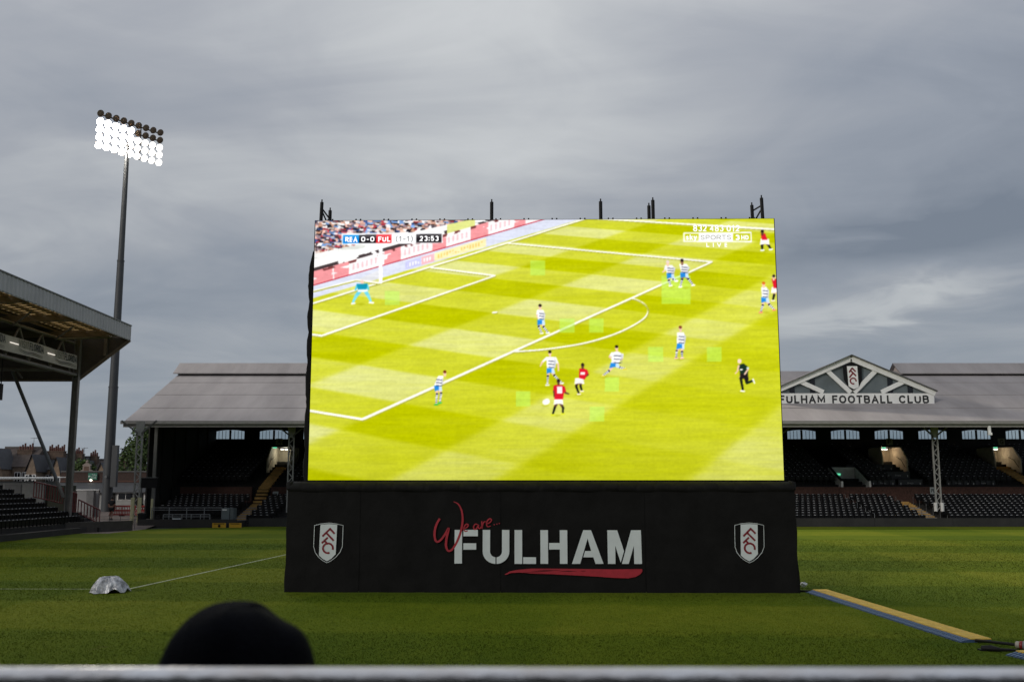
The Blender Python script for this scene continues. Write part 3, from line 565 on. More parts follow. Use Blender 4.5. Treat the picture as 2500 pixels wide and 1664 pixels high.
    I = I * (1 + fbm(26 * ss, 2.2 * ss, .06) + fbm(3 * ss, 2 * ss, .05))[..., None]
    I = np.clip(I, 0, 255).reshape(nh, ss, nw, ss, 3).mean((1, 3)) / 255
    P_ = np.pad(I, ((1, 1), (1, 1), (0, 0)), 'edge'); soft = (P_[:-2, 1:-1] + P_[2:, 1:-1] + P_[1:-1, :-2] + P_[1:-1, 2:]) / 4; I = I * .55 + soft * .45
    return np.where(I <= .04045, I / 12.92, ((I + .055) / 1.055) ** 2.4).astype('f')
SCX0, SCX1, SCZ0, SCZ1, SCY = -6.90, 7.20, 3.20, 11.13, .48      # local to the base
def build_screen():
    scr = thing('video_screen', BASE, 'giant lit video screen showing a football match above a black base', 'screen', rz=SCR_RZ)
    mb = MB(); mb.box(SCX0 - .03, SCY + .03, SCZ0 - .25, SCX1 + .03, SCY + .42, SCZ1 + .02)
    mb.build('cabinet', M_black_steel, scr, local=True)
    # light-emitting face: one vertex per diode cluster
    nw, nh = 640, 360
    img = broadcast(nw, nh)
    xs = np.linspace(SCX0, SCX1, nw); zs = np.linspace(SCZ0, SCZ1, nh)
    gx, gz = np.meshgrid(xs, zs); V = np.stack((gx, np.full_like(gx, SCY), gz), -1).reshape(-1, 3).astype('f')
    i = np.arange((nh - 1) * (nw - 1)); r_, c_ = i // (nw - 1), i % (nw - 1); a = r_ * nw + c_
    F = np.stack((a, a + 1, a + nw + 1, a + nw), 1).astype('i')
    me = bpy.data.meshes.new('display'); me.vertices.add(len(V)); me.vertices.foreach_set('co', V.ravel()); me.loops.add(F.size); me.loops.foreach_set('vertex_index', F.ravel())
    me.polygons.add(len(F)); me.polygons.foreach_set('loop_start', np.arange(0, F.size, 4, dtype='i')); me.update(calc_edges=True)
    at_ = me.color_attributes.new('picture', 'FLOAT_COLOR', 'POINT'); at_.data.foreach_set('color', np.concatenate((img.reshape(-1, 3), np.ones((nw * nh, 1), 'f')), 1).ravel())
    m = bpy.data.materials.new('led_display'); m.use_nodes = True; t = m.node_tree; t.nodes.clear()
    A = t.nodes.new('ShaderNodeAttribute'); A.attribute_name = 'picture'; e = t.nodes.new('ShaderNodeEmission'); e.inputs[1].default_value = 1.16
    o = t.nodes.new('ShaderNodeOutputMaterial'); t.links.new(A.outputs['Color'], e.inputs[0]); t.links.new(e.outputs[0], o.inputs[0]); me.materials.append(m)
    link('display', me, scr)
    # lettering of the broadcast graphics
    TW, TB, TG = emis('screen_white', (1, 1, 1), 1.15), emis('screen_black', (.03, .03, .035), 1), emis('screen_grey', (.42, .42, .33), 1)
    def stext(txt, x0, y0, x1, y1, mt, bold=.02):
        a = scr_uv(x0, y1); b = scr_uv(x1, y0); px_ = SCX0 + a[0] * (SCX1 - SCX0); pz = SCZ0 + a[1] * (SCZ1 - SCZ0)
        w_ = (b[0] - a[0]) * (SCX1 - SCX0); h_ = (b[1] - a[1]) * (SCZ1 - SCZ0)
        block_text(txt, scr, (px_, SCY - .008, pz), w_, h_, mt, th=bold, name='screen_lettering', local=True, gap=.3 if txt == 'LIVE' else .13)
    for a in (('REA', 842, 579, 872, 592, TW, .24), ('0-0', 880, 578, 914, 591, TW, .22), ('FUL', 922, 578, 952, 591, TW, .24), ('(1-1)', 965, 577, 1007, 590, TB, .10), ('23:53', 1023, 576, 1070, 589, TW, .22),
              ('832', 1692, 547, 1725, 563, TW, .17), ('483', 1733, 547, 1766, 563, TW, .17), ('012', 1774, 547, 1806, 563, TW, .17), ('sky', 1674, 571, 1701, 584, TW, .20), ('SPORTS', 1710, 571.5, 1785, 583.5, TG, .13), ('3', 1794, 571, 1807, 584, TW, .26), ('HD', 1810, 572, 1828, 583, TW, .22), ('L', 1724, 591, 1731, 601, TW, .22), ('I', 1740, 591, 1742.6, 601, TW, .22), ('V', 1750, 591, 1761, 601, TW, .22), ('E', 1769, 591, 1776, 601, TW, .22)):
        stext(*a)
    # hanging masts and lifting lugs along the top
    def mast(x, h, y=.25, lean=0):
        b = MB(); b.tube([(x, SCY + y, SCZ1 - .6), (x + lean, SCY + y, SCZ1 + h)], .055, 8); b.tube([(x + lean, SCY + y, SCZ1 + h), (x + lean, SCY + y, SCZ1 + h + .09)], .022, 6)
        b.build('mast_tube', M_black_steel, scr, local=True)
    SW = SCX1 - SCX0
    def ux(x): return SCX0 + SW * scr_uv(x, 535)[0]
    for x, h, y, ln in ((780, .62, .12, .03), (792, .55, .8, .0), (1198, .64, .25, 0), (1467, .64, .25, 0), (1596, .66, .2, 0), (1590, .60, .6, 0), (1850, .60, .6, -.02), (1867, .70, .15, -.03)): mast(ux(x), h, y, ln)
    b = MB(); b.bar((ux(1850), SCY + .6, SCZ1), (ux(1866), SCY + .15, SCZ1 + .40), .035); b.bar((ux(1850), SCY + .6, SCZ1 + .42), (ux(1866), SCY + .15, SCZ1 + .48), .035); b.build('mast_brace', M_black_steel, scr, local=True)
    b = MB(); b.bar((ux(782), SCY + .12, SCZ1 + .44), (ux(790), SCY + .8, SCZ1 + .3), .035); b.bar((ux(781), SCY + .12, SCZ1 + .4), (ux(790), SCY + .8, SCZ1 + .02), .035); b.build('mast_brace', M_black_steel, scr, local=True)
    lug = MB(); lug.box(-.028, -.03, 0, .028, .03, .05); lug.box(-.02, -.02, .05, .02, .02, .085); lm = lug.mesh('lifting_lug', M_black_steel)
    for k in range(16):
        for dx in (-.07, .07): link('lifting_lug', lm, scr, (SCX0 + .42 + k * SW / 16.2 + dx, SCY + .2, SCZ1 + .02))
    # black cloth lashed round the left edge
    zz = np.linspace(SCZ0 - .05, SCZ1 - .95, 60); vs = []
    for k, z in enumerate(zz):
        bulge = .11 + .055 * abs(math.sin(k * .33 + .6 * math.sin(k * .17))) + .02 * random.random()
        if k > 56: bulge *= (60 - k) / 4
        for a, b_ in ((0, -.015), (-bulge * .7, .0), (-bulge, .14), (-bulge * .8, .35), (0, .44)): vs.append((SCX0 - .03 + a, SCY + .02 + b_, z))
    b = MB(); b.add(vs, [(r * 5 + c, r * 5 + 5 + c, r * 5 + 6 + c, r * 5 + 1 + c) for r in range(59) for c in range(4)], 0, False); b.build('edge_cloth', M_black, scr, local=True)
    # scaffold legs carrying the cabinet behind the skirt
    for x in (-6.2, -2, 2.3, 6.6):
        b = MB(); b.box(x - .15, SCY + .5, 0, x + .15, SCY + .8, SCZ1 - .8); b.build('support_leg', M_black_steel, scr, local=True)
        b = MB(); b.bar((x, SCY + .42, SCZ1 - 2), (x, SCY + .52, SCZ1 - 2), .2); b.build('bracket', M_black_steel, scr, local=True)
build_screen()

def skx(u): return -7.37 + (u - 695) / 1255 * 14.74
def skz(v): return (1446 - v) / 249 * 2.9
def build_skirt():
    sk = thing('banner_skirt', BASE, 'black fabric base under the screen printed with white FULHAM and two shields', 'banner', rz=SCR_RZ)
    HW, HH, D = 7.37, 2.9, .9
    # stretched fabric panels with their own slight sag
    edges = [-HW, skx(877), skx(1225), skx(1580), HW]
    r2 = np.random.default_rng(11)
    for i in range(4):
        x0, x1 = edges[i] + (.006 if i else 0), edges[i + 1] - (.006 if i < 3 else 0); nx, nz = 30, 14; vs = []
        for a in range(nz + 1):
            for b in range(nx + 1):
                fx, fz = b / nx, a / nz; x = x0 + (x1 - x0) * fx; z = HH * fz
                y = .012 * math.sin(fx * math.pi) * math.sin(fz * math.pi) + .010 * math.sin(x * 11 + 2 * math.sin(x * 3)) * max(0, fz - .72) * 3 * (1 if fz < 1 else 0) + .006 * math.sin(x * 2.3 + z * 1.2 + i) + .004 * math.sin(x * 7 - z * 3)
                if a == 0: z += .012 * math.sin(x * 5)
                vs.append((x, y, z))
        m = MB(); m.add(vs, [(a * (nx + 1) + b, a * (nx + 1) + b + 1, (a + 1) * (nx + 1) + b + 1, (a + 1) * (nx + 1) + b) for a in range(nz) for b in range(nx)], 0, True)
        m.build('fabric_panel', M_black, sk, local=True)
    m = MB(); m.box(-HW + .05, .06, .03, HW - .05, .10, HH); m.build('light_block_liner', M_black, sk, local=True)  # added sheet that blocks light leaking from behind through the seams
    # returns down the two sides, flared at the foot
    for s_ in (-1, 1):
        fl = .05 if s_ > 0 else .02
        m = MB(); n = 10; vs = []
        for a in range(n + 1):
            z = HH * a / n; off = fl * (1 - a / n) ** 1.3 + .02 * math.sin(a * 1.3)
            for y in (.0, .0 + .02, D): vs.append((s_ * (HW + off * (y > 0) + .0), y, z))
        m.add(vs, [(a * 3 + b, a * 3 + b + 1, a * 3 + b + 4, a * 3 + b + 3) for a in range(n) for b in range(2)], 0, False); m.build('side_panel', M_black, sk, local=True)
    # rolled cover along the top, tied at intervals
    n = 260; vs = []; prof = [(-.015, -.03), (-.05, .03), (-.045, .10), (.02, .17), (.16, .235), (.40, .255), (.47, .26)]
    for k in range(n + 1):
        x = -HW + .02 + (2 * HW - .04) * k / n; q = abs(math.sin(x * math.pi / .47 + .5 * math.sin(x * 1.1))); tie = max(0, 1 - q * 4.5)
        for j, (y, z) in enumerate(prof):
            w_ = (0, .6, 1, 1, .6, .2, 0)[j]
            vs.append((x, y + .05 * tie * w_ + .012 * math.sin(x * 4 + j), HH + z - .055 * tie * w_ + .012 * w_ * math.sin(x * 9 + j * 2)))
    m = MB(); p_ = len(prof); m.add(vs, [(k * p_ + j, (k + 1) * p_ + j, (k + 1) * p_ + j + 1, k * p_ + j + 1) for k in range(n) for j in range(p_ - 1)], 0, True); m.build('rolled_cover', M_black, sk, local=True)
    for s_ in (-1, 1):
        m = MB(); m.tube([(s_ * (HW - .02), -.03, HH + .02), (s_ * (HW - .02), .05, HH + .18), (s_ * (HW - .04), .44, HH + .24)], [.05, .09, .05], 8); m.build('cover_end', M_black, sk, local=True)
    U, V_ = (14.74 / 1255, 0, 0), (0, 0, 2.9 / 249)
    O = Vector((skx(0), -.028, skz(0)))
    V_ = (0, 0, -2.9 / 249)
    def put(name, polys, mt, dep=-.006, yo=0):
        for P in polys:
            m = MB(); m.prism([(a, -b) for a, b in P], O + Vector((0, yo, 0)), U, (0, 0, 2.9 / 249), -dep); m.build(name, mt, sk, local=True)
    z5 = lambda *a: [(690 + x / 3.74, 1160 + y / 3.74) for x, y in a]
    z6 = lambda *a: [(1300 + x / 3.465, 1160 + y / 3.465) for x, y in a]
    def arcp(cx, cy, r0, r1, a0, a1, n=10):
        o = [(cx + r0 * math.cos(R(a0 + (a1 - a0) * k / n)), cy + r0 * math.sin(R(a0 + (a1 - a0) * k / n))) for k in range(n + 1)]
        return o + [(cx + r1 * math.cos(R(a1 - (a1 - a0) * k / n)), cy + r1 * math.sin(R(a1 - (a1 - a0) * k / n))) for k in range(n + 1)]
    ul = [(1835, 500), (1903, 500), (1903, 695)] + [(1957 + 54 * math.cos(R(a)), 695 + 54 * math.sin(R(a))) for a in range(175, 91, -12)] + [(1953, 749), (1953, 808)] + [(1953 + 118 * math.cos(R(a)), 695 + 113 * math.sin(R(a))) for a in range(96, 181, 12)]
    ur = [(3916 - x + (-1), y) for x, y in ul]; ur = [(x + .5, y) for x, y in ur]
    put('letter', [z5((1576, 500), (1645, 500), (1645, 806), (1576, 806)), z5((1657, 500), (1790, 500), (1790, 558), (1657, 558)), z5((1657, 622), (1775, 622), (1775, 680), (1657, 680)),
                   z5(*ul), z5(*ur), z5((2128, 501), (2198, 501), (2198, 808), (2128, 808)), z5((2207, 748), (2325, 748), (2325, 808), (2207, 808)),
                   z6((78, 465), (143, 465), (143, 748), (78, 748)), z6((152, 573), (243, 573), (243, 465), (307, 465), (307, 748), (243, 748), (243, 628), (152, 628)),
                   z6((443, 465), (510, 465), (613, 748), (545, 748), (527, 693), (442, 693), (458, 640), (509, 640), (480, 535), (415, 748), (345, 748)),
                   z6((648, 465), (732, 465), (788, 640), (758, 738), (714, 595), (714, 748), (650, 748)), z6((850, 465), (934, 465), (938, 748), (872, 748), (872, 595), (826, 748), (768, 748))], M_letter)
    put('brush_underline', [[(1234, 1402), (1248, 1394), (1270, 1390), (1300, 1387.5), (1350, 1387.5), (1415, 1388), (1502, 1389), (1571, 1388), (1571.5, 1394), (1566, 1401), (1555, 1407), (1537, 1410.5), (1502, 1409.6), (1460, 1406.5), (1415, 1404), (1350, 1401), (1300, 1399.5), (1270, 1397), (1248, 1398.5), (1238, 1403)]], M_red)
    m = MB()
    for a, b, w in (((1300, 1394), (1352, 1393.6), 1.6), ((1316, 1391.8), (1372, 1391.6), 1.2), ((1370, 1394.2), (1411, 1394), 1.8), ((1420, 1393.6), (1434, 1393.4), 1.2), ((1280, 1397.6), (1330, 1398), 1.0)):
        stroke(m, [(a[0], -a[1]), ((a[0] + b[0]) / 2, -a[1] + .6), (b[0], -b[1])], [.4, w, .3], O + Vector((0, -.009, 0)), U, (0, 0, 2.9 / 249), .0005)
    m.build('brush_gap', M_black, sk, local=True)
    Z = lambda pts: [(690 + x / 3.74, -(1160 + y / 3.74)) for x, y in pts]
    strokes = [([(1437, 397), (1408, 450), (1391, 520), (1396, 585), (1416, 608), (1450, 590), (1488, 540), (1520, 486), (1505, 560), (1496, 630), (1506, 676), (1526, 692), (1556, 676), (1592, 620), (1625, 540), (1645, 450), (1648, 380), (1636, 315), (1608, 265), (1565, 241)], [5, 5.6, 5.2, 5, 5.4, 6, 5, 5, 5.5, 5, 4, 1.6]),
               ([(1662, 489), (1690, 476), (1701, 456), (1686, 447), (1666, 466), (1660, 494), (1674, 513), (1697, 507)], [3, 3.2, 3.4, 3, 2.6]),
               ([(1788, 452), (1768, 447), (1751, 468), (1756, 494), (1776, 489), (1796, 455), (1795, 480), (1808, 488), (1822, 470)], [2.8, 3.2, 3.2, 2.8, 2.4]),
               ([(1826, 420), (1826, 456), (1829, 486), (1834, 452), (1846, 428), (1862, 424)], [2.6, 3.2, 3, 2.4]),
               ([(1867, 446), (1898, 434), (1914, 411), (1903, 398), (1879, 414), (1869, 445), (1880, 470), (1909, 465)], [2.8, 3.2, 3.4, 3, 2.2])]
    for P, w in strokes:
        m = MB(); stroke(m, Z(P), w, O + Vector((0, -.010, 0)), U, (0, 0, 2.9 / 249), .0005); m.build('script_letter', M_red, sk, local=True)
    for x, y in ((1941, 452), (1965, 447), (1988, 441)):
        m = MB(); stroke(m, Z([(x - 5, y + 1), (x, y), (x + 5, y - 1)]), 2.6, O + Vector((0, -.010, 0)), U, (0, 0, 2.9 / 249), .0005); m.build('script_dot', M_red, sk, local=True)
    # two shields
    for ox, oy, k in ((690, 1160, 3.74), (None, None, None)):
        sh = lambda pts: [((690 + x / 3.74, 1160 + y / 3.74) if ox else (690 + x / 3.74 + 1035.3, 1160 + y / 3.74 - 1.0)) for x, y in pts]
        out = [(278, 460), (340, 445), (410, 438), (480, 445), (543, 460), (542, 560), (540, 655), (520, 705), (480, 752), (440, 782), (402, 800), (362, 780), (322, 748), (290, 705), (275, 655), (276, 560)]
        line = MB(); q = [(a, -b) for a, b in sh(out + [out[0]])]; stroke(line, q, 1.25, O + Vector((0, -.004, 0)), U, (0, 0, 2.9 / 249), .0005, sm=False); line.build('shield_outline', M_letter, sk, local=True)
        put('shield_panel', [sh([(333, 453), (410, 447), (488, 453), (484, 600), (481, 722), (440, 765), (402, 787), (362, 765), (326, 735), (328, 600)])], M_letter, -.004)
        m = MB(); O2 = O + Vector((0, -.010, 0)); W3 = (0, 0, 2.9 / 249); g = lambda p: [(a, -b) for a, b in sh(p)]
        for P in ([(354, 560), (424, 490)], [(418, 486), (466, 536)], [(388, 527), (460, 600)], [(350, 622), (404, 570)], [(372, 598), (394, 620)]): stroke(m, g(P), 4.6, O2, U, W3, .0005, sm=False)
        stroke(m, g([(408 + 46 * math.cos(R(a)), 668 + 44 * math.sin(R(a))) for a in range(18, -298, -14)]), 4.6, O2 + Vector((0, -.001, 0)), U, W3, .0005, sm=False)
        m.build('monogram', M_maroon, sk, local=True)
build_skirt()

# ================================================================== FAR STAND
def seat_mesh():
    """tip-up seat facing -Y, origin on the tread"""
    m = MB(); n = 5; vs = []
    for j, (z, y) in enumerate(((.43, .16), (.60, .19), (.80, .25))):
        for k in range(n):
            a = -1 + 2 * k / (n - 1); vs.append((a * .205 * (1 if j < 2 else .93), y - .05 * a * a, z + (0 if j < 2 else -.03 * a * a)))
    m.add(vs, [(j * n + k, j * n + k + 1, (j + 1) * n + k + 1, (j + 1) * n + k) for j in range(2) for k in range(n - 1)], 0, True)
    m.box(-.20, .02, .40, .20, .12, .74); m.box(-.03, .10, 0, .03, .16, .42)
    m.box(-.085, .176, .715, .075, .186, .765, 1)
    return m
def stuff_seats(name, pts, parent, rz=0):
    base = seat_mesh(); me0 = base.mesh('s', [M_seat, M_plaque_glint]); bv = np.array(base.v); c, s_ = math.cos(rz), math.sin(rz)
    bv = np.stack((bv[:, 0] * c - bv[:, 1] * s_, bv[:, 0] * s_ + bv[:, 1] * c, bv[:, 2]), 1); o = MB(); w = wloc(parent)
    for p in pts:
        o.add((bv + np.array(p) - np.array(w)).tolist(), base.f); o.m[-len(base.f):] = base.m; o.sm[-len(base.f):] = base.sm
    bpy.data.meshes.remove(me0); me = o.mesh(name, [M_seat, M_plaque_glint]); return tag(link(name, me, parent), kind='stuff')
SEAT = seat_mesh().mesh('seat', [M_seat, M_plaque_glint])

def build_far_stand():
    st = thing('grandstand', (10, 78, 0), 'old covered grandstand with grey pitched roof and black seats behind the screen', 'grandstand')
    roofm = wave_bump(mat('asbestos_roof', (.30, .282, .282), .95, var=.14, scale=.45, spec=.2, stretch=(1, .25, .25)), 'X', 2.2, .03, .5)
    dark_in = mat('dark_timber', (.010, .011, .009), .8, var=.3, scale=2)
    XL, XR = -30.3, 56
    zr = lambda y: 8.1 + .418 * (y - 78)
    rows = [78, 81.0, 84.3, 87.6, 91.0]
    for i in range(4):
        y0, y1 = rows[i], rows[i + 1] + (.12 if i < 3 else 0); lift = .0; n = 44
        vs = []
        for k in range(n + 1):
            x = XL + (XR - XL) * k / n; jt = .012 * math.sin(k * 2.7 + i)
            vs += [(x, y0 - .04 + jt, zr(y0) + .022), (x, y1, zr(y1) + .0)]
        m = MB(); m.add(vs, [(2 * k, 2 * k + 2, 2 * k + 3, 2 * k + 1) for k in range(n)], 0)
        m.add([(v[0], v[1], v[2] - .04) for v in vs], [(2 * k, 2 * k + 1, 2 * k + 3, 2 * k + 2) for k in range(n)], 0)
        q = [(XL, y0 - .04, zr(y0) + .022), (XR, y0 - .04, zr(y0) + .022), (XR, y0 - .04, zr(y0) - .018), (XL, y0 - .04, zr(y0) - .018)]; m.add(q, [(0, 3, 2, 1)], 0)
        m.build('roof_sheet', roofm, st)
    m = MB(); m.add([(XL, 91, 13.5), (XR, 91, 13.5), (XR, 102, 8.95), (XL, 102, 8.95)], [(0, 1, 2, 3)]); m.build('rear_roof_slope', roofm, st)
    m = MB(); m.prism([(78, 7.95), (91, 13.4), (102, 8.85), (102, 8.55), (91, 13.1), (78, 7.7)], (XL, 0, 0), (0, 1, 0), (0, 0, 1), -.12); m.build('barge_board', mat('grey_board', (.14, .135, .13), .7), st)
    # dark soffit boarding under the sheets
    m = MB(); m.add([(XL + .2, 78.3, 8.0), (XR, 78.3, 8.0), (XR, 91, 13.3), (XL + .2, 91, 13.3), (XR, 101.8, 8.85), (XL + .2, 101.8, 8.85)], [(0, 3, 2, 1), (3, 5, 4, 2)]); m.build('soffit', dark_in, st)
    gm = mat('gutter_paint', (.26, .25, .235), .6, var=.12)
    m = MB(); m.box(XL - .25, 77.72, 7.86, XR, 77.92, 8.10); m.box(XL - .1, 77.94, 7.62, XR, 78.1, 8.0); m.build('gutter', gm, st)
    # raised ventilators along the ridge
    for x0, x1 in ((XL - .3, 14), (35.05, XR)):
        m = MB(); m.add([(x0, 89.35, 13.18), (x1, 89.35, 13.18), (x1, 91, 14.28), (x0, 91, 14.28), (x1, 92.65, 13.18), (x0, 92.65, 13.18)], [(0, 1, 2, 3), (3, 2, 4, 5)])
        m.add([(x0, 89.4, 13.1), (x1, 89.4, 13.1), (x1, 91, 14.2), (x0, 91, 14.2), (x1, 92.6, 13.1), (x0, 92.6, 13.1)], [(0, 3, 2, 1), (3, 5, 4, 2)])
        m.add([(x0, 89.35, 13.18), (x1, 89.35, 13.18), (x1, 89.35, 13.10), (x0, 89.35, 13.10)], [(0, 3, 2, 1)])
        v = m.build('roof_ventilator', roofm, st)
        m = MB(); m.box(x0 + .35, 89.75, 12.7, x1, 92.2, 13.12); m.build('louvre', dark_in, v)
        m = MB(); m.prism([(89.5, 13.1), (91, 14.15), (92.5, 13.1)], (x0 + .3, 0, 0), (0, 1, 0), (0, 0, 1), .1); m.build('end_board', mat('pale_board', (.42, .36, .33), .7), v)
    # ---- gable with the club name
    g0, g1, gc, gb = 21.42, 34.86, 28.14, 10.68
    gab = MB(); gab.box(g0, 82, 9.62, g1, 82.14, gb - .03); gab = gab.build('name_board', M_white, st)
    for a in (('FULHAM', 22.05, 25.85), ('FOOTBALL', 26.42, 31.38), ('CLUB', 31.93, 34.42)): block_text(a[0], gab, (a[1], 81.985, 9.82), a[2] - a[1], .66, mat('black_letter', (.02, .02, .022), .6), th=.21)
    m = MB(); m.box(g0, 81.92, 9.54, g1 + .12, 82.2, 9.62); m.build('sill', M_steel, gab)
    ap = 13.66; slope = (ap - gb) / (g1 + .05 - gc)
    tri = MB(); tri.prism([(g0 + .1, gb), (g1 - .1, gb), (gc, ap - .05)], (0, 82.22, 0), (1, 0, 0), (0, 0, 1), .02); gp = tri.build('gable_panel', mat('gable_infill', (.13, .155, .165), .45, var=.15, scale=1), st)
    for x in (23.2, 24.9, 26.05, 30.2, 31.35, 33.0):
        zt = ap - .12 - abs(x - gc) * slope; w = .42
        if x in (26.05, 30.2): continue
        m = MB(); m.box(x - w / 2, 82.16, gb, x + w / 2, 82.2, zt); m.build('gable_window', mat('dark_pane', (.006, .007, .01), .15), gp)
    m = MB()
    for sg in (-1, 1): m.bar((gc + sg * (g1 - gc + .12), 82.02, gb - .02), (gc, 82.02, ap - .12), .2, .46); 
    for a, b in (((26.05, 12.62), (28.0, 10.72)), ((30.25, 12.62), (28.3, 10.72)), ((23.75, 11.68), (25.75, 10.75)), ((32.55, 11.68), (30.55, 10.75))): m.bar((a[0], 82.06, a[1]), (b[0], 82.06, b[1]), .14, .36)
    m.build('gable_frame', M_white, gp)
    m = MB(); m.bar((g1 + .22, 81.95, gb + .14), (gc, 81.95, ap + .16), .5, .07); m.bar((g0 - .22, 81.95, gb + .14), (gc, 81.95, ap + .16), .5, .07); m.build('verge_cap', M_steel, gp)
    # shield in the middle
    zs = lambda pts: [((x - 600) / 3.408 * .03386 + gc, 13.64 - (y - 105) / 3.408 * .0345) for x, y in pts]
    m = MB(); m.prism(zs([(528, 178), (605, 150), (685, 178), (683, 290), (660, 340), (610, 378), (560, 340), (532, 290)]), (0, 81.98, 0), (1, 0, 0), (0, 0, 1), .03); m.build('shield', M_black_steel, gp)
    m = MB(); m.prism(zs([(562, 178), (648, 178), (652, 350), (612, 368), (568, 345)]), (0, 81.95, 0), (1, 0, 0), (0, 0, 1), .02); m.build('shield_panel', M_white, gp)
    m = MB(); O2 = Vector((gc, 81.925, 13.64)); k3 = .03386 / 3.408; gg = lambda P: [((x - 600), -(y - 105)) for x, y in P]
    for P in ([(578, 232), (604, 196)], [(602, 194), (632, 226)], [(590, 216), (634, 262)], [(578, 276), (606, 242)]): stroke(m, gg(P), 13, O2, (k3, 0, 0), (0, 0, k3), .001, sm=False)
    stroke(m, gg([(608 + 24 * math.cos(R(a)), 304 + 24 * math.sin(R(a))) for a in range(10, -300, -20)]), 12, O2, (k3, 0, 0), (0, 0, k3), .001, sm=False); m.build('monogram', M_maroon, gp)
    # gable roof running back into the main slope
    m = MB()
    for sg, ge in ((1, g1 + .25), (-1, g0 - .25)):
        m.add([(gc, 81.8, ap + .12), (ge, 81.8, gb + .1), (ge, 84.3, gb + .1), (gc, 91.2, ap + .12)], [(0, 1, 2, 3) if sg > 0 else (3, 2, 1, 0)])
    m.build('gable_roof', roofm, gp)
    # ---- rear wall with arched windows
    wm_ = dark_in; wc = [-28.25 + 4.38 * k for k in range(3)] + [24.65 + 4.38 * k for k in range(7)]
    YB = 100.0; z0, z1, zt = 7.70, 8.50, 8.66; hw = 1.48
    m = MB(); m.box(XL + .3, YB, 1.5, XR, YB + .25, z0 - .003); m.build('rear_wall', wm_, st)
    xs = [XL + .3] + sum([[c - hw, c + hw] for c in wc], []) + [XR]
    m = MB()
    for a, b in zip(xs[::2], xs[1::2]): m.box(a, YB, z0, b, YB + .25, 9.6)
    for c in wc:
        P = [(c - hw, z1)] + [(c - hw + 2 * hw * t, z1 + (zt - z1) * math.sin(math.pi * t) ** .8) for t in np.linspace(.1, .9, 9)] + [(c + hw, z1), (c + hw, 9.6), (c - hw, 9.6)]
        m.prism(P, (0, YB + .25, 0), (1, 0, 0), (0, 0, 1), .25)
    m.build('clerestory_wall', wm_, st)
    fm = mat('window_frame', (.05, .055, .05), .6); gl = glass('old_glass', (.84, .90, .92), .06)
    for c in wc:
        m = MB(); m.box(c - hw, YB + .08, z0, c + hw, YB + .18, z0 + .05); m.box(c - .1, YB + .08, z0 + .05, c + .1, YB + .18, zt - .02)
        for sg in (-1, 1):
            for k in range(1, 4): x = c + sg * (.1 + (hw - .1) * k / 4); m.box(x - .018, YB + .1, z0 + .05, x + .018, YB + .16, z1 + .08)
            m.box(c + sg * hw, YB + .08, z0 + .05, c + sg * (hw - .06), YB + .18, z1)
        wnd = m.build('window', fm, st)
        for sg in (-1, 1):
            for k in range(4):
                a = c + sg * (.1 + (hw - .1) * k / 4); b = c + sg * (.1 + (hw - .1) * (k + 1) / 4); m = MB(); m.box(min(a, b) + .02, YB + .12, z0 + .05, max(a, b) - .02, YB + .128, zt + .0); m.build('pane', gl, wnd)
    # ---- left end wall, boarded, with a pale front post
    m = MB(); m.prism([(81.6, .2), (100, .2), (100, 9.3), (91, 12.9), (81.6, 9.2)], (-29.6, 0, 0), (0, 1, 0), (0, 0, 1), -.12); ew = m.build('end_wall', mat('end_boarding', (.03, .03, .027), .8, var=.3, scale=2, stretch=(1, 3, .4)), st)
    for y in (84.5, 87.5, 90.5, 94, 97): m = MB(); m.box(-29.6, y, 1, -29.5, y + .12, 9.2); m.build('stud', dark_in, ew)
    m = MB(); m.box(-29.15, 81.4, .3, -28.9, 81.62, 8.9); m.build('corner_post', mat('post_paint', (.12, .125, .115), .6), st)
    # ---- seating treads
    tread = MB()
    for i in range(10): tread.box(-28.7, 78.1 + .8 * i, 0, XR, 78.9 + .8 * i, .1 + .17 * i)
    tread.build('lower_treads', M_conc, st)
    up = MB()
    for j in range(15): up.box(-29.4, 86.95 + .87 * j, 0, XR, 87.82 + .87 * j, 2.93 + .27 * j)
    up.build('upper_treads', mat('upper_concrete_shaded', (.010, .010, .0095), .9, var=.2), st)  # darker copy of the concrete, the shade under the roof put into its colour
    m = MB(); m.box(-28.6, 86.7, 1.0, -22.4, 86.93, 2.93); m.box(-20.8, 86.7, 1.0, 44.6, 86.93, 2.93); m.box(46.2, 86.7, 1, XR, 86.93, 2.93)
    bw = m.build('brick_wall', M_brick, st)
    m = MB(); m.box(-28.6, 86.66, 2.935, -22.4, 86.95, 3.0); m.box(-20.8, 86.66, 2.935, 44.6, 86.95, 3.0); m.box(46.2, 86.66, 2.935, XR, 86.95, 3.0); m.build('coping', mat('coping', (.10, .05, .04), .9), bw)
    # ---- stairs
    def stairs(x0, x1, y0, y1, zf, step, name='stair'):
        k = 0; y = y0
        while y < y1:
            z = zf(y); m = MB(); m.box(x0, y, z - .12, x1, y + step - .004, z + .055 + .0015 * (k % 2)); m.build('step', [M_yellow_step, mat('grey_step', (.24, .225, .21), .85)][1 if (k % 2 and y < 84) else 0], st); y += step; k += 1
    zl = lambda y: .1 + .17 * max(0, (y - 78.1) / .8)
    zu = lambda y: 2.93 + .27 * (y - 86.95) / .87 if y > 86.9 else zl(y) + max(0, (y - 84.9) / 2.0) * 1.0
    stairs(-21.9, -20.95, 78.1, 93.2, zu, .42); stairs(32.3, 33.75, 78.1, 85.9, zl, .42); stairs(44.9, 46.0, 78.1, 93.2, zu, .45)
    # ---- seats: the ones that show largest are parts, the rest one mass
    pts = []; gaps = ((-22.25, -20.65), (31.95, 34.05), (44.6, 46.3), (28.0, 28.5))
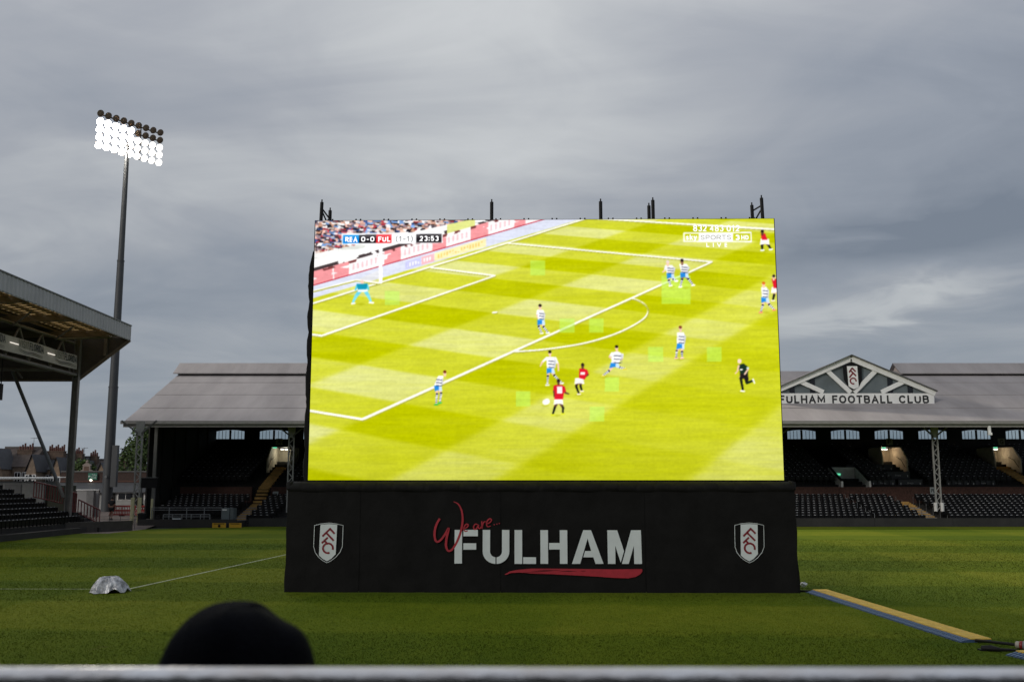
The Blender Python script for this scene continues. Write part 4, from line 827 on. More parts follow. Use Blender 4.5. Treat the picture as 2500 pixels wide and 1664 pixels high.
    for i in range(10):
        x = -28.3 + (i % 2) * .23
        while x < 46.5:
            if not any(a < x < b for a, b in gaps) and (x < -18.6 or x > 21.6) and not (x < -22.3 and i < 2): pts.append((x, 78.35 + .8 * i, .1 + .17 * i))
            x += .463
    pts.sort(key=lambda p: p[1])
    for p in pts[:300]: link('seat', SEAT, st, Vector(p) - wloc(st))
    stuff_seats('rear_row_seats', pts[300:], st)
    ups = []
    for j in range(1, 14):
        for x in np.arange(-28.9, 52, .5):
            if (x < -17 or x > 22) and not any(a - .2 < x < b + .2 for a, b in ((-23, -20), (44, 46.6), (33.6, 36.4), (28.3, 31.2))): ups.append((float(x), 87.2 + .87 * j, 2.93 + .27 * j))
    stuff_seats('upper_tier_seats', ups, st)
    # ---- lattice columns with spread heads
    cm = mat('column_paint', (.28, .28, .265), .55, var=.15)
    def column(x, y, zb, pads=None):
        m = MB()
        for dx in (-.2, .2): m.box(x + dx - .045, y - .08, zb, x + dx + .045, y + .08, 7.1)
        zz = zb + .1; sg = 1
        while zz < 6.9: m.bar((x - sg * .18, y - .06, zz), (x + sg * .18, y - .06, zz + .38), .03, .06); zz += .38; sg = -sg
        m.prism([(-.24, 6.9), (.24, 6.9), (.34, 8.0), (-.34, 8.0)], (x, y + .08, 0), (1, 0, 0), (0, 0, 1), .16)
        c = m.build('column', cm, st)
        m = MB(); m.bar((x, y, 6.95), (x - 1.35, y - .3, 8.02), .1, .12); m.bar((x, y, 6.95), (x + 1.35, y - .3, 8.02), .1, .12); m.build('bracket', mat('bracket_paint', (.10, .10, .095), .6), c)
        if pads:
            for dx in (-.26, .26): m = MB(); m.tube([(x + dx, y - .02, pads[0]), (x + dx, y - .02, pads[1])], .15, 10); m.build('padding', mat(pads[2], pads[3], .6, var=.1), c)
        return c
    column(-28.55, 76.6, .2, (.35, 2.2, 'cream_pad', (.52, .50, .30))); column(-17.65, 80, 1.0); column(21.3, 80, 1.0); column(33.85, 80, 1.05, (1.1, 1.78, 'white_pad', (.62, .62, .60)))
    # ---- stairway mouths
    def mouth(x, letter, wall, lamp, side):
        w, y0, y1, zf, zc_ = .95, 92.4, 95.6, 4.55, 6.55
        pm = mat('mouth_wall', (.50, .45, .36), .7, var=.1)
        m = MB(); m.box(x - w, y1, zf, x + w, y1 + .1, zc_); r = m.build('stairway_mouth', pm, st)
        for sg in (-1, 1): m = MB(); m.prism([(y0 - (1.1 if sg == side else .2), zf - .5), (y1, zf - .5), (y1, zc_ + .1), (y0 + .2, zc_ + .1), (y0 - (1.1 if sg == side else .2), zf + .95)], (x + sg * w, 0, 0), (0, 1, 0), (0, 0, 1), .12); m.build('side_wall', pm, r)
        m = MB(); m.box(x - w - .12, y0 + .2, zc_ + .1, x + w + .12, y1 + .1, zc_ + .25); m.build('ceiling', M_black_steel, r)
        m = MB(); m.box(x - w, y1 - .06, zf, x + w, y1 - .01, zf + .5); m.build('lower_wall', mat('mouth_dado', (.06, .02, .015), .6), r)
        m = MB(); m.box(x - .42, y0 - .05, zc_ + .28, x + .18, y0 + .02, zc_ + .88); b = m.build('letter_board', mat('letter_board', (.22, .22, .18), .7), r)
        text(letter, b, (x - .29, y0 - .055, zc_ + .37), .34, .42, M_black_steel, bold=.02)
        for dx in (-.22, .16): m = MB(); m.box(x + dx - .12, 94.0, zc_ - .12, x + dx + .12, 94.25, zc_ - .0); m.build('ceiling_lamp', emis('strip_lamp', (1, .93, .8), 2.2), r)
        m = MB(); m.box(x - .75, y0 + .22, zc_ + .0, x - .38, y0 + .28, zc_ + .09); m.build('exit_light', emis('exit_green', (.15, .9, .5), .9), r)
        m = MB(); m.tube([(x + side * .8, y0 - 1.1, zf + .2), (x + side * .72, y0 - .4, zf + .9), (x + side * .66, y0 + .5, zf + 1.2)], .025, 6); m.build('handrail', M_black_steel, r)
        l = bpy.data.lights.new('mouth_lamp', 'POINT'); l.energy = lamp; l.color = wall; l.shadow_soft_size = .15; lo = link('mouth_lamp', l, r, Vector((x - .1 * side, 94.1, zc_ - .3)) - wloc(r))
    mouth(35.0, 'F', (1, .72, .45), 34, 1); mouth(45.35, 'G', (1, .78, .52), 26, 1); mouth(-21.4, 'A', (1, .95, .75), 30, -1)
    # tunnel box low in the terrace
    pm = mat('tunnel_paint', (.62, .63, .63), .7, var=.08)
    m = MB(); m.box(28.55, 90.4, 2.9, 30.85, 90.5, 4.75); tb = m.build('tunnel_back', pm, st)
    for sg, x in ((-1, 28.5), (1, 30.9)): m = MB(); m.prism([(86.97, 2.6), (90.5, 2.6), (90.5, 4.85), (87.0, 3.45)], (x, 0, 0), (0, 1, 0), (0, 0, 1), .1); m.build('tunnel_side', pm, tb); m = MB(); m.bar((x + .05, 86.95, 3.5), (x + .05, 90.5, 4.9), .2, .09); m.build('tunnel_coping', M_black_steel, tb); m = MB(); m.box(x - .03, 86.9, 2.7, x + .13, 86.965, 3.5); m.build('tunnel_post', M_white, tb)
    m = MB(); m.box(29.0, 90.33, 2.6, 30.0, 90.39, 3.55); dr = m.build('doorway', M_black_steel, tb); m = MB(); m.box(29.0, 90.28, 3.56, 30.0, 90.39, 3.62); m.build('door_lintel', mat('pale_lintel', (.5, .48, .35), .6), tb)  # black doorway with a pale lintel strip over it
    m = MB(); m.box(29.05, 90.33, 4.05, 29.55, 90.38, 4.2); m.build('exit_light', emis('exit_green', (.15, .9, .5), .9), tb)
    # press desks
    dm = mat('desk_front', (.05, .053, .06), .6)
    for r_, (z, y, xs_) in enumerate(((3.05, 88.3, (32.6, 35.0, 39.2, 41.4)), (3.75, 90.0, (32.2, 34.6, 38.6, 40.9)), (4.42, 92.2, (31.8, 34.0, 38.0, 40.6)))):
        for x in xs_:
            m = MB(); m.box(x - 1.05, y, z - .1, x + 1.05, y + .06, z + .58); m.box(x - 1.05, y - .05, z + .58, x + 1.05, y + .5, z + .62); dk = m.build('press_desk', dm, st)
            text('Press', dk, (x - .26, y - .008, z + .22), .5, .13, mat('desk_print', (.6, .6, .6), .6), bold=.01)
            for dx in (-.85, .85): m = MB(); m.box(x + dx - .04, y - .01, z + .14, x + dx + .04, y - .002, z + .32); m.build('desk_mark', mat('desk_print', (.6, .6, .6)), dk)
    # block signs on the brick wall
    for x, t in ((36.2, 'FL'), (-20.3, 'AL')):
        m = MB(); m.box(x - .26, 86.5, 2.05 if t == 'AL' else 2.42, x + .22, 86.54, 2.62 if t == 'AL' else 2.98); b = m.build('block_sign', mat('sign_white', (.40, .44, .44), .6), st)
        text(t, b, (x - .17, 86.49, 2.2 if t == 'AL' else 2.55), .32, .3, M_black_steel, bold=.02)
    # aisle handrail
    m = MB()
    for i in range(8): m.tube([(28.25, 78.7 + .95 * i, .2 + .2 * i), (28.25, 78.7 + .95 * i, .95 + .2 * i), (28.25, 79.1 + .95 * i, 1.0 + .2 * i)], .018, 5)
    m.build('handrail', M_galv, st)
    for x, y0_, zz in ((-22.3, 78.3, 0), (-20.6, 78.3, 0), (32.3, 78.3, 0), (33.75, 78.3, 0)):
        for i in range(6):
            m = MB(); m.tube([(x, y0_ + 1.3 * i, .1 + .27 * i), (x, y0_ + 1.3 * i, .85 + .27 * i)], .02, 5); m.build('aisle_post', M_steel, st)
    # horn speaker and roof lamp hung under the eaves
    m = MB(); m.lathe([(.08, .5), (.12, .32), (.3, 0), (.3, -.05)], (45.2, 88, 8.15), (0, -.4, -1), 12); m.box(45.05, 87.9, 8.4, 45.35, 88.1, 9.6); m.build('horn_speaker', mat('speaker_dark', (.03, .03, .03), .5), st)
    for x in (20.9, 37.3): m = MB(); m.box(x - .1, 77.9, 7.2, x + .1, 78.05, 7.72); m.box(x - .13, 77.8, 7.0, x + .13, 78.0, 7.2); m.build('eaves_camera', M_white, st)
build_far_stand()

def build_far_front():
    # perimeter boarding in front of the far stand
    h = thing('perimeter_hoarding', (15, 77.5, 0), 'long low dark hoarding at the foot of the far grandstand', 'hoarding')
    x = -20.2
    while x < 56:
        m = MB(); m.box(x + .01, 77.5, 0, min(x + 6, 56) - .01, 77.56, .64 + .004 * math.sin(x)); m.build('board', M_hoard, h); x += 6
    # raised viewing platform with tube rails, left
    p = thing('viewing_platform', (-24.4, 76.6, 0), 'black fronted viewing platform with grey tube rails below the covered seats', 'platform')
    m = MB(); m.box(-27.9, 75.3, 0, -20.5, 75.36, .62); m.build('front_board', M_hoard, p)
    m = MB(); m.box(-27.9, 75.4, 0, -20.5, 78, .45); m.build('deck', M_conc, p)
    for (x0, x1, y, z0_, z1_, dz, posts) in ((-27.7, -22.3, 77.6, .45, 1.42, .17, 5), (-26.2, -22.7, 75.9, .45, .95, .16, 6)):
        for z in (z1_, z1_ - dz): m = MB(); m.tube([(x0, y, z), (x1, y, z)], .03, 6); m.build('rail', M_galv, p)
        for k in range(posts): xx = x0 + (x1 - x0) * (k / (posts - 1)); m = MB(); m.tube([(xx, y, z0_), (xx, y, z1_)], .035, 6); m.build('rail_post', M_galv, p)
    m = MB(); m.box(-25.45, 75.75, .42, -24.85, 75.8, .68); m.build('notice', M_letter, p)
    c = thing('steel_cabinet', (-21.6, 76.8, .2), 'grey corrugated metal cabinet beside the yellow stairs', 'cabinet')
    m = MB(); m.box(-21.95, 76.3, .40, -21.35, 77.2, 1.42); m.build('body', mat('cabinet_grey', (.13, .155, .16), .5, var=.1), c); m = MB(); m.box(-21.3, 76.3, .40, -21.05, 77.2, 1.40); m.build('side_panel', mat('cabinet_grey2', (.11, .13, .135), .5), c); m = MB(); m.box(-21.9, 76.28, 1.25, -21.55, 76.295, 1.33); m.build('label_plate', M_white, c)
    for x0, x1, lab, mk in ((-22.2, -21.15, 'yellow board with a round black emblem at the edge of the pitch', 1), (-20.95, -20.0, 'plain yellow board beside the emblem board at the pitch edge', 0)):
        b = thing('yellow_board', ((x0 + x1) / 2, 74.9, 0), lab, 'board'); x1 -= .04
        m = MB(); m.box(x0, 74.9, .02, x1, 74.95, .36); m.build('panel', mat('board_yellow', (.62, .34, .02), .6, var=.08), b)
        m = MB(); m.box(x0, 74.95, 0, x0 + .04, 75.1, .36); m.box(x1 - .04, 74.95, 0, x1, 75.1, .36); m.build('prop', M_steel, b)
        m = MB(); m.box(x0 + .1, 74.885, .28, x1 - .12, 74.895, .32); m.build('strip_print', M_black_steel, b)
        if mk: m = MB(); m.lathe([(0, .012), (.1, .012), (.1, 0)], ((x0 + x1) / 2 + .02, 74.897, .15), (0, -1, 0), 14); m.build('emblem', M_black_steel, b)
build_far_front()

# ================================================================== GOAL-END STAND
def build_end_stand():
    st = thing('end_stand', (-32, 60, 0), 'goal-end stand with corrugated grey fascia and glowing roof panels', 'grandstand')
    XF = -26.4; Y0, Y1 = 40, 68.0
    fm = mat('profiled_steel', (.33, .335, .34), .5, var=.10, scale=.5, metal=.2)
    n = int((Y1 - Y0) / .11); vs = []
    for k in range(n + 1):
        y = Y0 + (Y1 - Y0) * k / n; dx = .035 if (k % 4) in (1, 2) else 0
        vs += [(XF + dx, y, 13.04), (XF + dx, y, 14.0)]
    m = MB(); m.add(vs, [(2 * k, 2 * k + 2, 2 * k + 3, 2 * k + 1) for k in range(n)]); m.box(XF - .05, Y0, 13.0, XF - .01, Y1, 14.0); m.build('fascia', fm, st)
    m = MB(); m.box(XF - .3, Y0, 14.003, XF + .08, Y1 + .08, 14.07); m.build('fascia_cap', mat('cap_grey', (.12, .125, .13), .5), st)
    br = mat('brown_steel', (.17, .138, .11), .6, var=.15)
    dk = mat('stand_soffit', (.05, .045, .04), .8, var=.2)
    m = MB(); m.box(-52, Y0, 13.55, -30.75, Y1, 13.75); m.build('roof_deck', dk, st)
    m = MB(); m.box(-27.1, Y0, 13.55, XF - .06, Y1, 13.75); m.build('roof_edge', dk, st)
    # translucent roof lights between the purlins
    tm = bpy.data.materials.new('roof_light'); tm.use_nodes = True; t = tm.node_tree; t.nodes.clear(); tr = t.nodes.new('ShaderNodeBsdfTranslucent'); tr.inputs[0].default_value = (.88, .72, .46, 1)
    tp = t.nodes.new('ShaderNodeBsdfTransparent'); tp.inputs[0].default_value = (.52, .43, .28, 1); mxs = t.nodes.new('ShaderNodeMixShader'); mxs.inputs[0].default_value = .55
    nz = t.nodes.new('ShaderNodeTexNoise'); nz.inputs['Scale'].default_value = .6; rr = t.nodes.new('ShaderNodeMapRange'); rr.inputs['To Min'].default_value = .3; rr.inputs['To Max'].default_value = .8; t.links.new(nz.outputs[0], rr.inputs[0]); t.links.new(rr.outputs[0], mxs.inputs[0])
    o = t.nodes.new('ShaderNodeOutputMaterial'); t.links.new(tr.outputs[0], mxs.inputs[1]); t.links.new(tp.outputs[0], mxs.inputs[2]); t.links.new(mxs.outputs[0], o.inputs[0])
    pan = MB(); pan.box(0, 0, 0, .88, .50, .012); pm = pan.mesh('roof_light_panel', tm)
    for i in range(4):
        for k in range(int((Y1 - Y0 - .4) / .62)):
            if Y0 + .62 * k > 44: link('roof_light_panel', pm, st, Vector((-28.02 - .95 * i, Y0 + .1 + .62 * k, 13.6)) - wloc(st))
    rib = MB()
    for k in range(int((Y1 - Y0) / .62) + 1): rib.box(-30.8, Y0 + .62 * k - .02 + .1 - .1, 13.56, -27.1, Y0 + .62 * k + .1, 13.66)
    rib.build('panel_ribs', mat('rib_tan', (.16, .11, .06), .7), st)
    for i in range(5): m = MB(); m.box(-27.17 - .95 * i + .03, Y0, 13.40, -27.17 - .95 * i + .12, Y1, 13.55); m.build('purlin', br, st)
    for y in (66.3, 60.1, 54.0, 47.9):
        m = MB(); m.prism([(XF - .08, 13.36), (XF - .08, 13.06), (-29.3, 12.98), (-46, 12.9), (-46, 13.36)], (0, y + .13, 0), (1, 0, 0), (0, 0, 1), .26); m.build('roof_beam', br, st)
    # end cladding
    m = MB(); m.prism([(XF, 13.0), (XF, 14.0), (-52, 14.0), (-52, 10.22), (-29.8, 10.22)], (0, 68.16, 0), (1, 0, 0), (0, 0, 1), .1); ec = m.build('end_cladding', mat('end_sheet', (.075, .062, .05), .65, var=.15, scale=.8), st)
    m = MB(); m.bar((XF + .02, 68.0, 13.02), (-29.85, 68.0, 10.22), .14, .2); m.build('edge_trim', br, ec); m = MB(); m.box(-52, 67.95, 10.15, -29.8, 68.05, 10.30); m.build('edge_trim', br, ec)
    m = MB(); m.box(-28.1, 67.85, 11.9, -27.9, 68.04, 13.3); m.build('end_post', br, ec)
    # columns
    cm = mat('stand_column', (.15, .145, .138), .55, var=.15)
    for y in (67.6, 46.0):
        m = MB(); m.box(-29.95, y - .16, .0, -29.9, y + .16, 13.1); m.box(-29.6, y - .16, .0, -29.55, y + .16, 13.1); m.box(-29.9, y - .02, 0, -29.6, y + .02, 13.1); m.build('column', cm, st)
    # truss along the column line, and struts
    def tub(name, a, b, r, mt=cm): m = MB(); m.tube([a, b], r, 8); return m.build(name, mt, st)
    tub('truss_chord', (-29.75, 40, 10.55), (-29.75, 67.45, 10.55), .13); tub('truss_chord', (-29.95, 40, 12.7), (-29.95, 67.45, 12.7), .10)
    for k in range(9):
        y = 67.0 - k * 2.9; tub('truss_web', (-29.95, y, 10.7), (-29.95, y - 1.45, 12.6), .065); tub('truss_web', (-29.95, y - 1.45, 12.6), (-29.95, y - 2.9, 10.7), .065)
    tub('tie', (-29.95, 64.6, 12.6), (-27.6, 61.8, 12.95), .06); tub('tie', (-29.95, 64.6, 12.6), (-27.2, 66.9, 13.05), .06)
    tub('tie', (-29.95, 59, 12.6), (-27.6, 56.3, 12.95), .06); tub('cross_tie', (-30.0, 64.5, 10.55), (-48, 64.5, 10.75), .11); tub('cross_tie', (-32.3, 64.5, 10.55), (-31.9, 64.5, 10.0), .0601)
    tub('raking_strut', (-34.08, 67.5, 10.8), (-30.34, 67.5, 2.94), .125, mat('strut_grey', (.10, .11, .12), .5)); tub('raking_foot', (-30.56, 67.5, 3.4), (-30.05, 67.5, 2.3), .13, cm)
    # small roof lamps that are lit, hung on the fascia truss
    for y, ln in ((63.25, 1.0), (58.45, 1.0)):
        if ln: m = MB(); m.tube([(-29.52, y - .5, 11.42), (-29.52, y + .5, 11.42)], .022, 6); m.build('strip_light', emis('tube_light', (1, .93, .82), 1.1), st)
    # seating treads and seats, facing the pitch
    m = MB()
    for k in range(13): m.box(-28.2 - .75 * k, 44, 0, -28.95 - .75 * k, 67.7, .35 + .29 * k)
    m.build('treads', M_conc, st)
    pts = []
    for k in range(13):
        for i in range(60):
            y = 67.3 - .47 * i - (k % 2) * .1; x = -28.85 - .75 * k
            if 1250 + 2430 * x / y > -45: pts.append((x, y, .35 + .29 * k))
    pts.sort(key=lambda p: p[1]); 
    for p in pts[:300]: link('seat', SEAT, st, Vector(p) - wloc(st), (0, 0, R(90)))
    if len(pts) > 300: stuff_seats('rear_row_seats', pts[300:], st, R(90))
    # red stair guards at the end of the rows
    rd = mat('guard_red', (.13, .016, .018), .5, var=.15)
    def guard(a, b, z0_, z1_, n_):
        a = Vector(a); b = Vector(b); m = MB(); m.tube([a + Vector((0, 0, z1_)), b + Vector((0, 0, z1_))], .05, 6); m.tube([a + Vector((0, 0, z0_)), b + Vector((0, 0, z0_))], .04, 6)
        for k in range(n_): p = a.lerp(b, k / (n_ - 1)); m.bar(p + Vector((0, 0, z0_)), p + Vector((0, 0, z1_)), .05)
        m.build('guard', rd, st)
    guard((-28.0, 68.6, .45), (-29.5, 68.6, 1.15), .1, 1.0, 8); guard((-29.6, 68.5, 1.3), (-30.4, 68.5, 1.5), .0, 1.25, 8); guard((-30.5, 68.4, 1.9), (-32.5, 68.4, 2.35), .0, 1.0, 12)
    m = MB(); m.box(-29.75, 68.75, .3, -30.45, 68.8, 2.75); m.build('guard_panel', mat('guard_back', (.16, .13, .12), .6), st)
    m = MB()
    for k in range(6): m.box(-27.7 - .35 * k, 67.9, 0, -28.05 - .35 * k, 69.2, .3 + .2 * k)
    m.build('end_steps', M_conc, st)
    # hanging loudspeaker bracket at the picture's edge
    m = MB(); m.box(-31.95, 61.0, 8.3, -31.5, 61.4, 9.3); m.bar((-31.9, 61.2, 9.3), (-31.9, 61.2, 11), .05); m.bar((-31.55, 61.2, 9.3), (-31.55, 61.2, 11), .05); m.build('loudspeaker', M_black_steel, st)

    bn = thing('sponsor_banner', (-29.6, 58, 10.9), 'pale banner with dark VISIT FLORIDA lettering hung under the end stand roof', 'banner')
    m = MB(); n = 60; vs = []
    for k in range(n + 1):
        y = 46 + (67.15 - 46) * k / n
        for j in range(4): vs.append((-29.58 + .02 * math.sin(y * 1.7 + j), y, 10.88 + .94 * j / 3 - .015 * math.sin(y * .9)))
    m.add(vs, [(k * 4 + j, k * 4 + 4 + j, k * 4 + 5 + j, k * 4 + 1 + j) for k in range(n) for j in range(3)], 0, True); m.build('cloth', mat('banner_cloth', (.48, .46, .44), .75, var=.07), bn)
    tg, td, sw = mat('banner_sage', (.10, .125, .08), .7), mat('banner_navy', (.035, .05, .06), .7), mat('banner_wave', (.08, .085, .08), .7)
    for k in range(4):
        y = 64.3 - 4.8 * k
        block_text('VISIT', bn, (-29.545, y - .45, 11.30), 1.25, .46, tg, .12, .2, FACE_RIGHT); block_text('FLORIDA', bn, (-29.545, y + .9, 11.30), 1.85, .46, td, .17, .14, FACE_RIGHT)
        for dz, wv in ((0, .05), (-.1, .035)):
            m = MB(); stroke(m, [(y - .5, 11.24 + dz), (y + .4, 11.10 + dz), (y + 1.5, 11.16 + dz), (y + 2.7, 11.08 + dz)], [.01, wv, wv, .02], (-29.55, 0, 0), (0, 1, 0), (0, 0, 1), .003); m.build('wave_mark', sw, bn)
    h = thing('end_hoarding', (-29, 66, 0), 'dark low hoarding curving along the goal end at the edge of the grass', 'hoarding')
    P = [(-26.45, 70.6), (-31.05, 61.5), (-35.6, 52.4)]
    for a, b in zip(P, P[1:]):
        m = MB(); m.bar((a[0] - .05, a[1], .33), (b[0] - .05, b[1], .36), .06, .68); m.build('board', mat('end_hoarding', (.04, .034, .03), .6, var=.2), h)
    m = MB(); m.bar((-26.5, 70.6, .684), (-31.1, 61.5, .714), .09, .02); m.build('top_strip', mat('strip_dull', (.08, .075, .07), .6), h)
build_end_stand()

# ================================================================== FLOODLIGHT
def build_floodlight():
    f_ = thing('floodlight_mast', (-40.2, 100, .6), 'tall grey floodlight mast with a tilted bank of round lamps', 'floodlight')
    pm = mat('mast_grey', (.052, .056, .060), .55, var=.12, scale=.5, metal=.1)
    for z0, z1, r0, r1 in ((.6, 13, .52, .45), (13, 26, .42, .34), (26, 38.4, .31, .22)):
        m = MB(); m.tube([(-40.2, 100, z0), (-40.2, 100, z1)], [r0, r1], 16); m.tube([(-40.2, 100, z1 - .12), (-40.2, 100, z1 + .02)], r1 + .03, 16); m.build('pole_section', pm, f_)
    m = MB(); m.box(-39.75, 99.4, 3.0, -39.2, 99.9, 7.1); m.build('cable_box', pm, f_)
    m = MB(); m.tube([(-40.2, 99.44, 4.0), (-40.2, 99.36, 4.0)], .13, 10); m.build('hatch', mat('hatch_grey', (.14, .145, .15), .5), f_)
    Lp, Rp = Vector((-42.05, 97.3, 0)), Vector((-37.9, 102.9, 0)); dirv = (Rp - Lp).normalized(); nrm = Vector((dirv.y, -dirv.x, 0)); zs = [40.75, 39.9, 39.07, 38.24, 37.4]
    for z in zs:
        m = MB(); m.bar(Lp + Vector((0, 0, z)) - nrm * .3, Rp + Vector((0, 0, z)) - nrm * .3, .1, .12); m.build('cross_bar', mat('frame_brown', (.10, .075, .055), .6), f_)
    for t in (.3, .5, .7): q = Lp.lerp(Rp, t) - nrm * .38; m = MB(); m.bar(q + Vector((0, 0, 37.2)), q + Vector((0, 0, 40.9)), .1); m.build('upright', mat('frame_brown'  , (.1, .075, .055)), f_)
    hm = mat('lamp_shell', (.20, .145, .105), .5, metal=.2, var=.15)
    aim = (nrm + Vector((0, 0, -.55))).normalized()
    hd = MB(); hd.lathe([(0, -.36), (.12, -.34), (.22, -.22), (.33, -.06), (.37, .0), (.365, .02)], (0, 0, 0), aim, 14); hd.box(-.03, -.03, -.1, .03, .03, .36); hme = hd.mesh('lamp_head', hm)
    on = MB(); on.lathe([(.355, .0), (.25, .035), (.0, .05)], (0, 0, 0), aim, 14); lit = on.mesh('lens', emis('flood_lamp', (1, .95, .86), 7)); lit2 = on.mesh('lens', emis('flood_lamp_side', (1, .95, .86), 9)); offm = on.mesh('lens', mat('dead_lens', (.20, .145, .10), .3, var=.2))
    hot = on.mesh('lens', emis('flood_lamp_near', (1, .93, .82), 240))
    for r_, z in enumerate(zs):
        for c_ in range(9):
            p = Lp.lerp(Rp, c_ / 8) + Vector((0, 0, z)); h = link('lamp_head', hme, f_, p - wloc(f_))
            l_on = (r_ >= 2) or (r_ == 1 and c_ < 5)
            link('lens', (hot if c_ < 5 else lit) if l_on else offm, h, aim * .005)
    lp = bpy.data.lights.new('flood_light', 'SPOT'); lp.energy = FLOOD; lp.color = (1, .90, .74); lp.spot_size = R(46); lp.spot_blend = .5; lp.shadow_soft_size = 2.0
    lo = link('flood_light', lp, f_, Lp.lerp(Rp, .5) + Vector((0, 0, 39)) + nrm * .9 - wloc(f_)); tgt = Vector((37, 50, 0)) - (wloc(lo)); lo.rotation_euler = tgt.to_track_quat('-Z', 'Y').to_euler()
FLOOD = 300000
build_floodlight()

# ================================================================== CORNER YARD
def build_corner():
    # low building with slate roof and brick parapet
    b = thing('turnstile_building', (-44, 104, .6), 'low white walled building with slate roof and brick parapet behind the corner', 'building')
    ww = mat('old_white_wall', (.33, .33, .32), .8, var=.12, scale=1); sl = mat('slate', (.065, .068, .072), .7, var=.2, scale=2, bump=.2)
    X0, X1 = -47.6, -33.0
    m = MB(); m.box(X0, 104, .5, X1, 104.3, 2.55); m.build('wall', ww, b)
    m = MB(); m.add([(X0, 103.6, 2.5), (X1, 103.6, 2.5), (X1, 106, 3.5), (X0, 106, 3.5)], [(0, 1, 2, 3)]); m.box(X0, 103.6, 2.40, X1, 103.7, 2.5); m.build('roof', sl, b)
    m = MB(); m.box(X0, 106, 3.2, X1, 106.4, 4.55); m.build('parapet', mat('parapet_brick', (.058, .036, .030), .9, var=.3, scale=6), b); m = MB(); m.box(X0, 105.9, 4.55, X1, 106.45, 4.68); m.build('coping', M_steel, b)
    m = MB(); m.box(X0, 105.85, 3.50, X1, 105.98, 3.66); m.build('brick_band', mat('band_brick', (.11, .055, .042), .9), b)
    for x0, x1, z0, z1, n_ in ((-40.65, -39.1, 1.72, 2.34, 2), (-37.9, -37.1, 1.72, 2.38, 1)):
        m = MB(); m.box(x0 - .06, 103.93, z0 - .06, x1 + .06, 103.99, z1 + .06); w = m.build('window', M_white, b)
        for k in range(n_): a = x0 + (x1 - x0) * k / n_ + .04; c = x0 + (x1 - x0) * (k + 1) / n_ - .04; m = MB(); m.box(a, 103.9, z0, c, 103.925, z1); m.build('pane', mat('dark_pane', (.006, .007, .01), .15), w)
    for x0, x1, z1, mt in ((-42.3, -41.6, 2.36, M_black_steel), (-41.5, -40.95, 2.36, M_black_steel), (-39.0, -38.1, 2.4, M_black_steel), (-38.3, -37.0, 1.3, M_black_steel)):
        m = MB(); m.box(x0, 103.94, .6, x1, 103.985, z1); m.build('door', mt, b)
    m = MB(); m.box(-41.6, 103.9, .7, -41.45, 103.95, 2.36); m.build('door_post', M_white, b)
    m = MB(); m.box(-37.95, 103.9, .95, -37.1, 103.935, 1.66); m.build('door_panel', ww, b)
    # bulkhead lamps that are lit, fixed on the parapet
    for x, z, r_ in ((-46.9, 4.0, .09), (-44.35, 3.72, .14)):
        m = MB(); m.lathe([(0, .12), (r_ * .7, .09), (r_, 0), (r_, -.05)], (x, 105.85, z), (0, -1, 0), 12); m.build('bulkhead_lamp', emis('bulkhead', (1, .93, .75), 3.0), b)
    s = thing('exit_sign', (-44.2, 105.8, 3.7), 'green fire exit sign with arrow and figure on the brick parapet', 'sign')
    m = MB(); m.box(-44.65, 105.78, 3.75, -43.7, 105.83, 4.45); m.build('panel', mat('exit_panel', (.02, .17, .11), .5, var=.05), s)
    wt = mat('sign_ink', (.55, .62, .58), .5)
    m = MB(); m.bar((-44.58, 105.77, 4.1), (-44.36, 105.77, 4.1), .012, .06); m.bar((-44.6, 105.768, 4.1), (-44.5, 105.768, 4.2), .012, .05); m.bar((-44.6, 105.766, 4.1), (-44.5, 105.766, 4.0), .012, .05); m.build('arrow', wt, s)
    m = MB(); m.lathe([(0, .01), (.05, .01), (.05, 0)], (-44.2, 105.775, 4.3), (0, -1, 0), 8); m.bar((-44.2, 105.77, 4.24), (-44.23, 105.77, 4.05), .012, .09); m.bar((-44.23, 105.772, 4.06), (-44.13, 105.772, 3.88), .012, .05); m.bar((-44.23, 105.768, 4.06), (-44.34, 105.768, 3.94), .012, .05); m.bar((-44.21, 105.766, 4.18), (-44.08, 105.766, 4.12), .012, .04); m.build('running_figure', wt, s)
    text('Fire', s, (-44.05, 105.772, 4.14), .3, .17, wt); text('exit', s, (-44.05, 105.772, 3.9), .3, .17, wt)
    # rendered boundary wall
    w = thing('boundary_wall', (-36.7, 86, .5), 'plain grey rendered wall with pale coping beside the floodlight mast', 'wall')
    m = MB(); m.box(-38.6, 86, .4, -35.3, 86.25, 2.72); m.build('wall_face', mat('grey_render', (.36, .355, .35), .85, var=.1, scale=.8, bump=.1), w); m = MB(); m.box(-38.7, 85.92, 2.723, -35.25, 86.33, 2.80); m.build('coping', M_white, w)
    m = MB(); m.box(-36.0, 85.2, .5, -35.4, 85.7, 2.68); m.build('buttress', mat('grey_render2', (.24, .235, .23), .85), w)
    # refreshment kiosk behind the end rows
    k = thing('kiosk', (-37, 73, 2), 'low white kiosk with ribbed roof edge behind the end stand seats', 'kiosk')
    m = MB(); m.box(-42, 73, .3, -33.9, 75, 3.42); m.build('wall', mat('kiosk_wall', (.20, .21, .21), .7), k)
    m = MB(); vs = []
    for i in range(121): x = -42.5 + 9.3 * i / 120; vs += [(x, 72.5, 3.62 + .03 * (i % 2)), (x, 75.2, 3.72 + .03 * (i % 2)), (x, 72.5, 3.52 + .03 * (i % 2))]
    m.add(vs, [(3 * i, 3 * i + 3, 3 * i + 4, 3 * i + 1) for i in range(120)] + [(3 * i + 2, 3 * i + 5, 3 * i + 3, 3 * i) for i in range(120)]); m.build('ribbed_roof', mat('kiosk_roof', (.40, .42, .42), .5), k)
